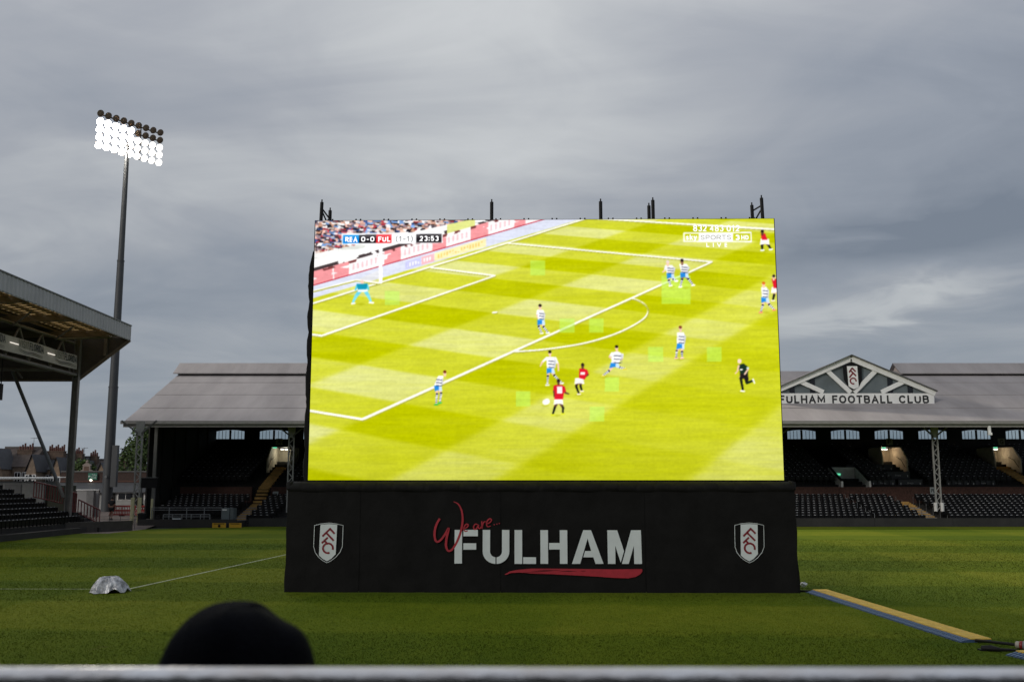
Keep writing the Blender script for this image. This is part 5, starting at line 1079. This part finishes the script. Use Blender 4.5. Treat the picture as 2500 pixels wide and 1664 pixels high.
    for x in (-37.6, -36.2): m = MB(); m.box(x - .6, 72.95, 1.2, x + .6, 72.99, 3.2); m.build('shutter', mat('shutter_grey', (.11, .115, .12), .6), k)
    m = MB(); m.box(-33.9, 73.2, .4, -32.4, 74.8, 3.1); m.build('annex', mat('annex_green', (.035, .04, .025), .7), k)
    # black sign board between column and corner post
    q = thing('black_board', (-28.6, 77.4, 2.6), 'blank black board on posts between the end column and corner post', 'board')
    m = MB(); m.box(-29.05, 78.6, 2.92, -27.75, 78.7, 3.7); m.build('panel', M_black_steel, q); m = MB(); m.box(-29.1, 78.55, 3.703, -27.7, 78.72, 3.74); m.build('top_rail', M_galv, q)
    for x in (-28.95, -27.9): m = MB(); m.box(x - .04, 78.62, .35, x + .04, 78.68, 2.92); m.build('post', M_steel, q)
    q = thing('padded_post', (-27.95, 78.2, .3), 'short post with cream padding just beside the dark viewing platform', 'post')
    m = MB(); m.tube([(-27.85, 78, .4), (-27.85, 78, 2.1)], .09, 10); m.build('padding', mat('cream_pad', (.52, .50, .30)), q); m = MB(); m.box(-28.05, 77.7, .15, -27.5, 78.4, .42); m.build('foot', M_black_steel, q)
    q = thing('black_bin', (-27.65, 76.4, .1), 'tall black bin standing against the end of the viewing platform', 'bin')
    m = MB(); m.tube([(-27.95, 76.3, .0), (-27.95, 76.3, .15), (-27.95, 76.3, .95)], [.28, .3, .33], 12); m.build('body', M_black_steel, q); m = MB(); m.lathe([(.35, 0), (.35, .06), (.2, .12), (0, .14)], (-27.95, 76.3, .95), (0, 0, 1), 12); m.build('lid', M_black_steel, q)
    # red plastic barriers
    rm = mat('barrier_red', (.36, .03, .025), .5, var=.12)
    for i, (x, lab) in enumerate(((-34.55, 'red plastic barrier nearest the foot of the floodlight mast'), (-33.35, 'red plastic barrier in the middle, behind the walking person'), (-32.15, 'red plastic barrier nearest the end column of the covered stand'))):
        r = thing('crowd_barrier', (x, 88 - i * .25, .5), lab, 'barrier', 'red plastic barriers in the yard'); y = 88 - i * .25
        for z in (1.36, .98, .62): m = MB(); m.box(x - .56, y - .04, z - .06, x + .56, y + .04, z + .06); m.build('rail', rm, r)
        for kx in range(8): m = MB(); m.box(x - .5 + kx * .143 - .025, y - .03, .68, x - .5 + kx * .143 + .025, y + .03, .92 + .38); m.build('slat', rm, r)
        for sx_ in (-.45, .45): m = MB(); m.box(x + sx_ - .05, y - .25, .5, x + sx_ + .05, y + .25, .58); m.build('foot', M_black_steel, r)
        for kx in range(5): m = MB(); m.box(x - .45 + kx * .21, y - .046, 1.12, x - .36 + kx * .21, y - .0405, 1.2); m.build('reflector', M_white, r)
    # light tube fence in front of the yard
    f_ = thing('tube_fence', (-28.6, 72.5, 0), 'thin grey tube fence at the open corner beside the end hoarding', 'fence')
    P = [(-31.5, 73.8), (-30.2, 73.2), (-28.9, 72.6), (-27.9, 72.0), (-26.6, 71.3)]
    for x, y in P: m = MB(); m.tube([(x, y, .02), (x, y, 1.0)], .02, 5); m.build('post', M_steel, f_)
    for a, c in zip(P, P[1:]): m = MB(); m.tube([(*a, .75), (*c, .72)], .012, 5); m.build('rail', M_steel, f_)
build_corner()

# ---- terraced houses beyond the ground
def build_houses():
    walls = [mat('stock_brick_a', (.20, .15, .11), .9, var=.3, scale=2, bump=.2), mat('stock_brick_b', (.25, .18, .125), .9, var=.3, scale=2, bump=.2), mat('red_stock', (.15, .095, .07), .9, var=.3, scale=2)]
    roofs = [mat('house_slate', (.055, .058, .066), .75, var=.2, scale=1.5), mat('brown_tile', (.075, .058, .05), .85, var=.25, scale=2), mat('grey_tile', (.09, .085, .082), .85, var=.25, scale=2)]
    pot = mat('chimney_pot', (.11, .048, .038), .9, var=.2); st_ = mat('stack_brick', (.10, .068, .05), .9, var=.3, scale=4)
    Yh = 135; k = Yh / 2430 * 1.0
    px_ = lambda u: (u - 1250) * k * .99
    pz = lambda v: 3 + (1188 - v) * k
    H = [(-30, 70, 1090, 1140, 0, 1, ((15, 52, 1096, 6),), 'brown roofed terraced house with six pots, leftmost on the skyline'),
         (70, 118, 1106, 1146, 1, 0, ((76, 117, 1098, 8),), 'terraced house with blue slate front gable and a wide red chimney stack'),
         (118, 160, 1112, 1150, 0, 0, ((121, 151, 1104, 6),), 'terraced house with slate gable just left of the stand column'),
         (160, 200, 1118, 1155, 2, 1, ((155, 176, 1109, 4),), 'dark terraced house behind the stand column with short stack'),
         (200, 250, 1124, 1158, 0, 2, ((193, 214, 1115, 4), (229, 245, 1120, 5)), 'terraced house with two chimney stacks beside the floodlight mast'),
         (270, 312, 1138, 1165, 1, 1, ((285, 299, 1130, 4),), 'low terraced house just right of the floodlight mast'),
         (312, 350, 1140, 1168, 2, 2, ((309, 322, 1133, 4),), 'terraced house half hidden by the green tree')]
    for i, (u0, u1, vr, ve, wi, ri, st2, lab) in enumerate(H):
        x0, x1 = px_(u0), px_(u1) - .02; zr_, ze = pz(vr), pz(ve); y = Yh + i * 1.7
        h = thing('terraced_house', ((x0 + x1) / 2, y, 0), lab, 'house', 'terraced houses beyond the ground')
        m = MB(); m.box(x0, y, 0, x1, y + 8, ze); m.build('wall', walls[wi], h)
        m = MB(); m.add([(x0, y - .2, ze), (x1, y - .2, ze), (x1, y + 4, zr_), (x0, y + 4, zr_), (x1, y + 8, ze), (x0, y + 8, ze)], [(0, 1, 2, 3), (3, 2, 4, 5), (0, 3, 5), (1, 4, 2)]); rf = m.build('roof', roofs[ri], h)
        m = MB(); m.box(x0, y + 3.85, zr_ - .05, x1, y + 4.15, zr_ + .12); m.build('ridge', M_steel, rf)
        # front wing with its own gable
        gx0, gx1 = x0 + (x1 - x0) * .08, x0 + (x1 - x0) * .56; gm_ = (gx0 + gx1) / 2; gz = ze + (zr_ - ze) * .86
        m = MB(); m.prism([(gx0, 0), (gx1, 0), (gx1, ze - .2), (gm_, gz), (gx0, ze - .2)], (0, y, 0), (1, 0, 0), (0, 0, 1), 3.0); m.build('front_wing', walls[(wi + 1) % 2], h)
        m = MB(); m.add([(gx0 - .2, y - 3.2, ze - .35), (gm_, y - 3.2, gz + .08), (gm_, y + 2, gz + .08), (gx0 - .2, y + 1, ze - .35), (gx1 + .2, y - 3.2, ze - .35), (gx1 + .2, y + 1, ze - .35)], [(0, 1, 2, 3), (1, 4, 5, 2)]); m.build('wing_roof', roofs[0], h)
        for j, (a, c, v, n_) in enumerate(st2):
            a, c = px_(a), px_(c); zt = pz(v + 3); ys = y + 2.4 - .8 * j; m = MB(); m.box(a, ys, ze, c, ys + .9, zt); m.box(a - .06, ys - .06, zt, c + .06, ys + .96, zt + .12); s = m.build('chimney', st_, rf)
            for q in range(n_): x = a + (c - a) * (q + .5) / n_; hh = .5 + .2 * ((q * 7 + i) % 3); m = MB(); m.tube([(x, ys + .45, zt + .1), (x, ys + .45, zt + .12 + hh)], [.15, .12], 8); m.build('chimney_pot', pot, rf)
        for j, fx in enumerate((.2, .42, .72, .9)):
            xw = x0 + (x1 - x0) * fx; yw = y - 3.0 if fx < .56 else y; zt = ze - .7
            m = MB(); m.box(xw - .42, yw - .06, zt - 1.35, xw + .42, yw - .005, zt); w = m.build('window', M_white, h)
            for a in (-1, 1):
                for b_ in (0, 1): m = MB(); m.box(xw + a * .19 - .15, yw - .075, zt - 1.27 + .63 * b_, xw + a * .19 + .15, yw - .062, zt - .7 + .63 * b_); m.build('pane', mat('dark_pane', (.006, .007, .01)), w)
        if i % 2 == 0:
            x = x0 + (x1 - x0) * .8; m = MB(); m.tube([(x, y + 3, zr_ - .3), (x, y + 3, zr_ + 1.3)], .025, 5); m.tube([(x - .5, y + 3, zr_ + 1.2), (x + .5, y + 3, zr_ + 1.25)], .02, 5)
            for q in range(4): m.tube([(x - .4 + .25 * q, y + 2.8, zr_ + 1.2), (x - .4 + .25 * q, y + 3.2, zr_ + 1.2)], .015, 4)
            m.build('aerial', M_steel, rf)
    # ornate shaped gable of the old turnstile block
    gstone = mat('pale_stone', (.28, .23, .20), .85, var=.15)
    for u, v0, v1, sc, lab in ((219, 1157, 1122, 1.0, 'small pale scrolled gable topped by a ball above the exit sign'), (290, 1174, 1156, .8, 'lower pale scrolled gable to the right of the floodlight mast')):
        Y2 = 110; kk = Y2 / 2430; x = (u - 1250) * kk; zb = 3 + (1188 - v0) * kk; hh = (v0 - v1) * kk * .9
        g = thing('scrolled_gable', (x, Y2, zb), lab, 'gable'); hw = 1.0 * sc
        P = [(-hw, 0), (hw, 0), (hw * .85, hh * .12), (hw * .6, hh * .28), (hw * .42, hh * .32), (hw * .40, hh * .62), (hw * .5, hh * .66), (hw * .25, hh * .78), (hw * .12, hh * .84), (-hw * .12, hh * .84), (-hw * .25, hh * .78), (-hw * .5, hh * .66), (-hw * .40, hh * .62), (-hw * .42, hh * .32), (-hw * .6, hh * .28), (-hw * .85, hh * .12)]
        m = MB(); m.prism(P, (x, Y2 + .3, zb), (1, 0, 0), (0, 0, 1), .3); m.build('stone_face', gstone, g)
        m = MB(); m.box(x - hw * .26, Y2 - .03, zb + hh * .1, x + hw * .26, Y2 - .002, zb + hh * .58); m.build('niche', walls[2], g)
        m = MB(); m.lathe([(0, .3 * sc), (.12 * sc, .26 * sc), (.17 * sc, .14 * sc), (.1 * sc, 0)], (x, Y2 + .15, zb + hh * .84), (0, 0, 1), 10); m.build('ball_finial', gstone, g)
build_houses()

# ---- tree behind the corner
def build_tree(loc, hgt, rad, label, nleaf, seed, zlow=.25):
    r_ = np.random.default_rng(seed); t = thing('leafy_tree', loc, label, 'tree'); x, y, z = loc
    m = MB(); m.tube([(x, y, z), (x + .1, y, z + hgt * .3), (x, y + .1, z + hgt * .6)], [.28, .22, .10], 10)
    cl = []
    for i in range(34):
        a = r_.random() * 6.283; e = r_.random(); zz = z + hgt * (zlow + (1 - zlow) * e); rr = rad * math.sin(math.pi * (.15 + .8 * e)) * (.45 + .6 * r_.random())
        c = Vector((x + rr * math.cos(a), y + rr * math.sin(a), zz)); cl.append((c, rad * (.22 + .2 * r_.random()))); m.tube([(x, y, z + hgt * (.2 + .4 * e)), (Vector((x, y, zz - .3)) + c) / 2, c], [.09, .06, .02], 5)
    m.build('trunk', mat('bark', (.06, .045, .035), .9), t)
    n = nleaf; idx = r_.integers(len(cl), size=n); C = np.array([c[0][:] for c in cl])[idx]; q = r_.normal(size=(n, 3)); q /= np.linalg.norm(q, axis=1)[:, None]; q *= (np.array([c[1] for c in cl])[idx] * r_.random(n) ** .4)[:, None]; P = C + q - np.array(loc)
    u = r_.normal(size=(n, 3)); u /= np.linalg.norm(u, axis=1)[:, None]; w = np.cross(u, r_.normal(size=(n, 3))); w /= np.linalg.norm(w, axis=1)[:, None]; s_ = (.10 + .10 * r_.random(n))[:, None]
    V = np.stack((P - u * s_, P + w * s_ * .6, P + u * s_, P - w * s_ * .6), 1).reshape(-1, 3); F = np.arange(4 * n).reshape(-1, 4)
    me = bpy.data.meshes.new('crown'); me.from_pydata(V.tolist(), [], F.tolist()); me.materials.append(mat('leaf', (.055, .095, .025), .7, var=.35, scale=.9, col2=(.075, .12, .03))); link('crown', me, t)
build_tree((-41.0, 112, .5), 9.0, 3.0, 'leafy green tree behind the end column of the covered stand', 9000, 4, .12)
build_tree((-51.3, 120, .5), 5.6, 1.6, 'small green shrub tree between the house roofs and the stand column', 2500, 9)

# ================================================================== PEOPLE
def skin(verts, edges, radii, sub=2):
    me = bpy.data.meshes.new('b'); me.from_pydata(verts, edges, []); ob = bpy.data.objects.new('b', me); COL.objects.link(ob)
    md = ob.modifiers.new('s', 'SKIN'); md.use_smooth_shade = True
    for v, r_ in zip(me.skin_vertices[0].data, radii): v.radius = (r_, r_) if not hasattr(r_, '__len__') else r_
    me.skin_vertices[0].data[0].use_root = True
    sb = ob.modifiers.new('d', 'SUBSURF'); sb.levels = sub; sb.render_levels = sub
    out = bpy.data.meshes.new_from_object(ob.evaluated_get(bpy.context.evaluated_depsgraph_get())); bpy.data.objects.remove(ob); return out
def build_walker():
    p = thing('person', (-31.75, 80, .45), 'person in black t-shirt and dark shorts walking away across the yard', 'person')
    sk_ = mat('skin', (.30, .17, .12), .6, var=.08)
    V = [(0, 0, .98), (0, .0, 1.2), (0, .02, 1.42), (0, .03, 1.52), (0, .05, 1.62), (0, .05, 1.70), (-.19, .02, 1.42), (-.25, -.02, 1.14), (-.24, .08, .90), (-.24, .11, .80), (.19, .02, 1.42), (.25, .03, 1.14), (.25, .14, .92), (.25, .17, .82), (-.1, 0, .92), (-.11, .10, .52), (-.11, .02, .10), (-.12, .16, .04), (.1, 0, .92), (.11, -.03, .52), (.12, -.22, .14), (.12, -.12, .05)]
    E_ = [(0, 1), (1, 2), (2, 3), (3, 4), (4, 5), (2, 6), (6, 7), (7, 8), (8, 9), (2, 10), (10, 11), (11, 12), (12, 13), (0, 14), (14, 15), (15, 16), (16, 17), (0, 18), (18, 19), (19, 20), (20, 21)]
    Rr = [(.15, .11), (.15, .11), (.17, .11), .055, .085, .075, .065, .05, .04, .035, .065, .05, .04, .035, .095, .065, .045, .04, .095, .065, .045, .04]
    me = skin(V, E_, Rr); me.materials.append(sk_); link('body', me, p)
    m2 = skin([(0, 0, 1.0), (0, 0, 1.2), (0, .02, 1.42), (0, .03, 1.48), (-.19, .02, 1.42), (-.24, -.01, 1.2), (.19, .02, 1.42), (.24, .03, 1.2)], [(0, 1), (1, 2), (2, 3), (2, 4), (4, 5), (2, 6), (6, 7)], [(.18, .14), (.18, .14), (.195, .135), .08, .09, .08, .09, .08]); m2.materials.append(mat('black_shirt', (.008, .008, .009), .85)); link('shirt', m2, p)
    m3 = skin([(0, 0, .98), (-.1, .01, .88), (-.11, .08, .60), (.1, 0, .88), (.11, -.01, .60)], [(0, 1), (1, 2), (0, 3), (3, 4)], [(.17, .14), .125, .105, .125, .105]); m3.materials.append(mat('dark_shorts', (.018, .018, .02), .85)); link('shorts', m3, p)
    m = MB(); m.lathe([(0, .155), (.06, .14), (.098, .07), (.1, 0), (.075, -.05)], (0, .045, 1.655), (0, 0, 1), 12); link('hair', m.mesh('hair', mat('dark_hair', (.012, .009, .008), .7)), p)
    for x, y in ((-.115, .11), (.12, -.15)): m = MB(); m.box(x - .045, y - .13, -.0, x + .045, y + .12, .09); link('shoe', m.mesh('shoe', mat('shoe_dark', (.02, .02, .02), .6)), p)
build_walker()

def build_spectator():
    cx, cy = -.452, 1.72; base = 1.02
    p = thing('person', (cx, cy, base), 'person in a dark cap seen from behind just beyond the handrail', 'person')
    H = 1.66
    V = [(0, 0, .92), (0, 0, 1.15), (0, .0, 1.36), (0, .01, 1.47), (0, .02, 1.55), (0, .02, 1.66), (-.2, 0, 1.36), (-.27, .03, 1.08), (-.24, .2, .92), (.2, 0, 1.36), (.27, .03, 1.08), (.24, .2, .92), (-.1, 0, .86), (-.11, .03, .46), (-.11, 0, .08), (-.11, .14, .04), (.1, 0, .86), (.11, .03, .46), (.11, 0, .08), (.11, .14, .04)]
    E_ = [(0, 1), (1, 2), (2, 3), (3, 4), (4, 5), (2, 6), (6, 7), (7, 8), (2, 9), (9, 10), (10, 11), (0, 12), (12, 13), (13, 14), (14, 15), (0, 16), (16, 17), (17, 18), (18, 19)]
    Rr = [(.17, .13), (.18, .13), (.19, .12), .06, .07, (.085, .1), .08, .06, .05, .08, .06, .05, .11, .08, .05, .045, .11, .08, .05, .045]
    me = skin(V, E_, Rr); me.materials.append(mat('dark_coat', (.008, .009, .014), .85)); link('body', me, p)
    # head with face turned to the screen
    m = MB(); m.lathe([(.0, -.13), (.05, -.125), (.075, -.08), (.086, 0), (.085, .05), (.06, .1), (0, .12)], (0, .02, 1.64), (0, 0, 1), 20)
    m.lathe([(0, .03), (.012, .012), (.018, 0)], (0, .105, 1.635), (0, 1, -.2), 8)
    for s_ in (-1, 1): m.lathe([(0, .012), (.02, .01), (.03, 0), (.02, -.01)], (s_ * .088, .0, 1.635), (s_, -.3, 0), 10)
    link('head', m.mesh('head', mat('skin', (.3, .17, .12))), p)
    # soft cap: high crown to the left, dipping to the right
    nu, nv = 40, 18; vs = []
    for j in range(nv + 1):
        ph = math.pi / 2 * j / nv
        for i in range(nu):
            a = 2 * math.pi * i / nu; ca, sa = math.cos(a), math.sin(a); r_ = math.cos(ph) ** .62
            x = .126 * r_ * ca; y = .135 * r_ * sa; z = .147 * math.sin(ph) ** .95
            z += .012 * math.exp(-((x + .02) / .06) ** 2) - .006 * math.exp(-((x - .060) / .026) ** 2) * math.sin(ph) + .004 * math.exp(-((x - .1) / .02) ** 2)
            x += .006 * math.sin(3 * a + 2 * ph); vs.append((x, y, z))
    m = MB(); m.add(vs, [(j * nu + i, j * nu + (i + 1) % nu, (j + 1) * nu + (i + 1) % nu, (j + 1) * nu + i) for j in range(nv) for i in range(nu)], 0, True)
    m.lathe([(.126, 0), (.12, -.035), (.1, -.05)], (0, 0, 0), (0, 0, 1), nu)
    c = link('cap', m.mesh('cap', mat('navy_cap', (.0025, .003, .0048), .9, var=.3, scale=30, bump=.2, bscale=120, spec=.08)), p, (-.008, 0, 1.628), (R(4), R(5), 0))
    m = MB(); n = 14; vs = [((.1 - .02 * r_) * 1.1 * math.sin(a) , .1 + .085 * r_ * math.cos(a * .9), -.02 - .02 * r_) for r_ in (0, 1) for a in np.linspace(-1.2, 1.2, n)]; m.add(vs, [(i, i + 1, n + i + 1, n + i) for i in range(n - 1)]); m.add([(v[0], v[1], v[2] - .006) for v in vs], [(i, n + i, n + i + 1, i + 1) for i in range(n - 1)]); link('peak', m.mesh('peak', mat('navy_cap', (.0025, .003, .0048))), c)
build_spectator()

# ================================================================== FOREGROUND AND PITCH-SIDE THINGS
def build_foreground():
    r = thing('handrail', (0, 1.45, 1.75), 'worn metal handrail across the bottom of the view', 'handrail')
    m = MB(); m.tube([(-2.4, 1.45, 2.7305), (-1.2, 1.45, 2.7300), (0, 1.45, 2.7295), (1.2, 1.45, 2.7290), (2.4, 1.45, 2.7285)], .0205, 28); m.build('top_rail', mat('worn_rail', (.97, .89, .82), .34, metal=.9, var=.22, scale=14, bump=.12, bscale=60, stretch=(.5, 1, 1)), r)
    for x in (-2.2, 2.2): m = MB(); m.tube([(x, 1.45, 1.75), (x, 1.45, 2.73)], .02, 12); m.build('rail_post', M_steel, r)
    m = MB(); m.tube([(-2.2, 1.45, 2.25), (2.2, 1.45, 2.25)], .014, 12); m.build('mid_rail', M_steel, r)

    # silver sheet thrown over a pitch-side unit
    c = thing('covered_unit', (-11.6, 29.4, 0), 'crumpled silver sheet thrown over a box on the penalty area corner', 'cover')
    r_ = np.random.default_rng(5); nu, nv = 110, 34; vs = []
    ph_ = r_.random(8) * 6.28
    for j in range(nv + 1):
        t = j / nv
        for i in range(nu):
            a = 2 * math.pi * i / nu; ca, sa = math.cos(a), math.sin(a); sq = 1 / (abs(ca) ** 2.8 + abs(sa) ** 2.8) ** (1 / 2.8)
            k = max(0, t - .35) / .65; fold = 1 + k * (.10 * math.sin(5 * a + ph_[0]) + .07 * math.sin(9 * a + ph_[1] + 2 * t) + .045 * math.sin(17 * a + ph_[2])) + .03 * math.sin(13 * a + 11 * t + ph_[3]) * t
            rad = .54 * (t ** .8) * sq * fold
            z = .42 * (1 - max(0, (t - .18) / .82) ** 2.3) + .03 * math.sin(2 * a + ph_[4]) * (1 - t) + .025 * math.sin(7 * a + 9 * t + ph_[5]) * min(1, t * 2) * (1 - k * .6) + .012 * math.sin(19 * a - 13 * t)
            if t > .93: z += .13 * max(0, math.sin(2.5 * a + .9)) ** 5
            vs.append((rad * ca * .92, rad * sa * .8, max(z, .012)))
    m = MB(); m.add(vs, [(j * nu + i, (j + 1) * nu + i, (j + 1) * nu + (i + 1) % nu, j * nu + (i + 1) % nu) for j in range(nv) for i in range(nu)], 0, True)
    link('sheet', m.mesh('sheet', mat('silver_sheet', (.42, .43, .45), .38, metal=.3, var=.6, scale=7, bump=.5, bscale=14)), c)
    m = MB(); m.box(-.2, -.16, 0, .2, .16, .36); link('box', m.mesh('box', M_black_steel), c)

    # cable ramps: a run from the screen towards the stand
    ym = wave_bump(mat('ramp_yellow', (.68, .46, .07), .5, var=.16, scale=5), 'Y', 12, .02, .6); bm_ = wave_bump(mat('ramp_blue', (.045, .085, .17), .45, var=.15, scale=5), 'Y', 9, .03, 1.0)
    A, B = Vector((8.50, 29.5, 0)), Vector((8.76, 20.05, 0)); dirv = (B - A).normalized(); N_ = 11; L_ = (B - A).length / N_
    ords = ['first', 'second', 'third', 'fourth', 'fifth', 'sixth', 'seventh', 'eighth', 'ninth', 'tenth', 'eleventh']
    def ramp(o, ang, label):
        t = thing('cable_ramp', o, label, 'cable ramp', 'yellow and blue cable ramps on the grass', rz=ang)
        # local: +x right (lid side), length along -y
        m = MB(); n = 9
        m.prism([(-.04, .0), (.19, .055), (.585, .055), (.60, .0)], (0, -L_ + .012, 0), (1, 0, 0), (0, 0, 1), -(L_ - .024)); link('base', m.mesh('base', bm_), t)
        for k in range(n):
            y = -(k + .5) * L_ / n
            for j in range(2): m = MB(); xa = -.02 + .12 * j; m.bar((xa, y, .012 + .025 * j), (xa + .10, y, .034 + .025 * j), L_ / n * .55, .014, up=(0, 0, 1)); link('tread_block', m.mesh('tread_block', mat('ramp_blue_block', (.06, .11, .21), .45, var=.2)), t)
            m = MB(); m.box(.19, y - L_ / n * .44, .058, .595, y + L_ / n * .44, .078 + .003 * (k % 2)); link('lid_rib', m.mesh('lid_rib', ym), t)
        m = MB(); m.box(.185, -L_ + .02, .052, .60, -.02, .066); link('lid', m.mesh('lid', ym), t)
    ang = math.atan2(dirv.x, -dirv.y)
    for k in range(N_):
        ramp(A + dirv * L_ * k, ang + .012 * math.sin(k * 2.1), ords[k] + ' cable ramp counted from the screen base' + (', its far end at the skirt' if k == 0 else ', the last before the grey plug' if k == N_ - 1 else ''))
    o2 = Vector((8.93, 18.6, 0)); ramp(o2, ang + .18, 'cable ramp beyond the grey plug, at the edge of the view'); ramp(o2 + Vector((.12, -.9, 0)), ang + .12, 'cable ramp at the very corner of the view, past the plug')
    # plug and cable between the two runs
    q = thing('cable_connector', (9.5, 19.2, 0), 'grey and red industrial plug lying between the cable ramps', 'plug')
    a, b = Vector((9.42, 19.25, .085)), Vector((9.80, 18.95, .08)); ax = (b - a).normalized()
    gp_ = mat('plug_grey', (.19, .21, .225), .45, var=.1); rp_ = mat('plug_red', (.22, .016, .016), .45)
    m = MB(); m.lathe([(0, 0), (.05, 0), (.066, .02), (.066, .07), (.055, .08)], a, ax, 16); m.build('collar', mat('plug_white', (.34, .32, .27), .5), q)
    m = MB(); m.lathe([(.055, .07), (.075, .08), (.075, .125), (.062, .13)], a, ax, 16); m.build('ring', rp_, q)
    m = MB(); m.lathe([(.062, .125), (.084, .14), (.084, .25), (.06, .31), (.055, .39), (.036, .46), (.026, .48)], a, ax, 16); m.build('body', gp_, q)
    m = MB(); m.tube([a + ax * .17 + Vector((0, 0, .08)), a + ax * .25 + Vector((.02, .03, .12)), a + ax * .31 + Vector((.03, .05, .06))], .017, 8); m.build('latch', gp_, q)
    m = MB(); m.tube([(9.05, 20.1, .04), (9.15, 19.7, .07), a + Vector((0, 0, .0)) - ax * .05, a], .028, 8); m.tube([b - ax * .04, (9.95, 18.8, .05), (10.6, 18.3, .035), (11.4, 17.9, .03)], .028, 8); m.build('cable', M_black_steel, q)
    q = thing('cable_end', (8.85, 19.0, 0), 'flat black rubber cable end lying in front of the grey plug', 'cable')
    m = MB(); m.tube([(8.72, 19.12, .04), (8.86, 19.02, .05), (9.0, 18.95, .04), (9.3, 18.95, .03)], [.05, .06, .03, .02], 8); m.build('rubber_end', M_black_steel, q); m = MB(); m.box(8.68, 19.04, .0, 8.92, 19.2, .025); m.build('flap', M_black_steel, q)
    # scrap of white plastic and a cable tail beside the skirt
    q = thing('plastic_scrap', (8.75, 30.6, 0), 'small crumpled white plastic scrap on the grass beside the black base', 'litter'); r_ = np.random.default_rng(2)
    vs = []; nu = 12
    for j in range(7):
        for i in range(nu): a_ = 6.283 * i / nu; rr = .10 * math.sin(math.pi * (j + .3) / 7) * (.6 + .7 * r_.random()); vs.append((rr * math.cos(a_), rr * math.sin(a_), .01 + .16 * j / 6 + .02 * r_.random()))
    m = MB(); m.add(vs, [(j * nu + i, j * nu + (i + 1) % nu, (j + 1) * nu + (i + 1) % nu, (j + 1) * nu + i) for j in range(6) for i in range(nu)]); link('crumpled_sheet', m.mesh('crumpled_sheet', M_white), q)
    q = thing('cable_tail', (8.4, 29.4, 0), 'thin black cable running from the screen base into the first ramp', 'cable'); m = MB(); m.tube([(8.2, 29.6, .03), (8.4, 29.45, .035), (8.62, 29.42, .03), (8.95, 29.4, .03)], .025, 8); m.build('sheath', M_black_steel, q)
build_foreground()
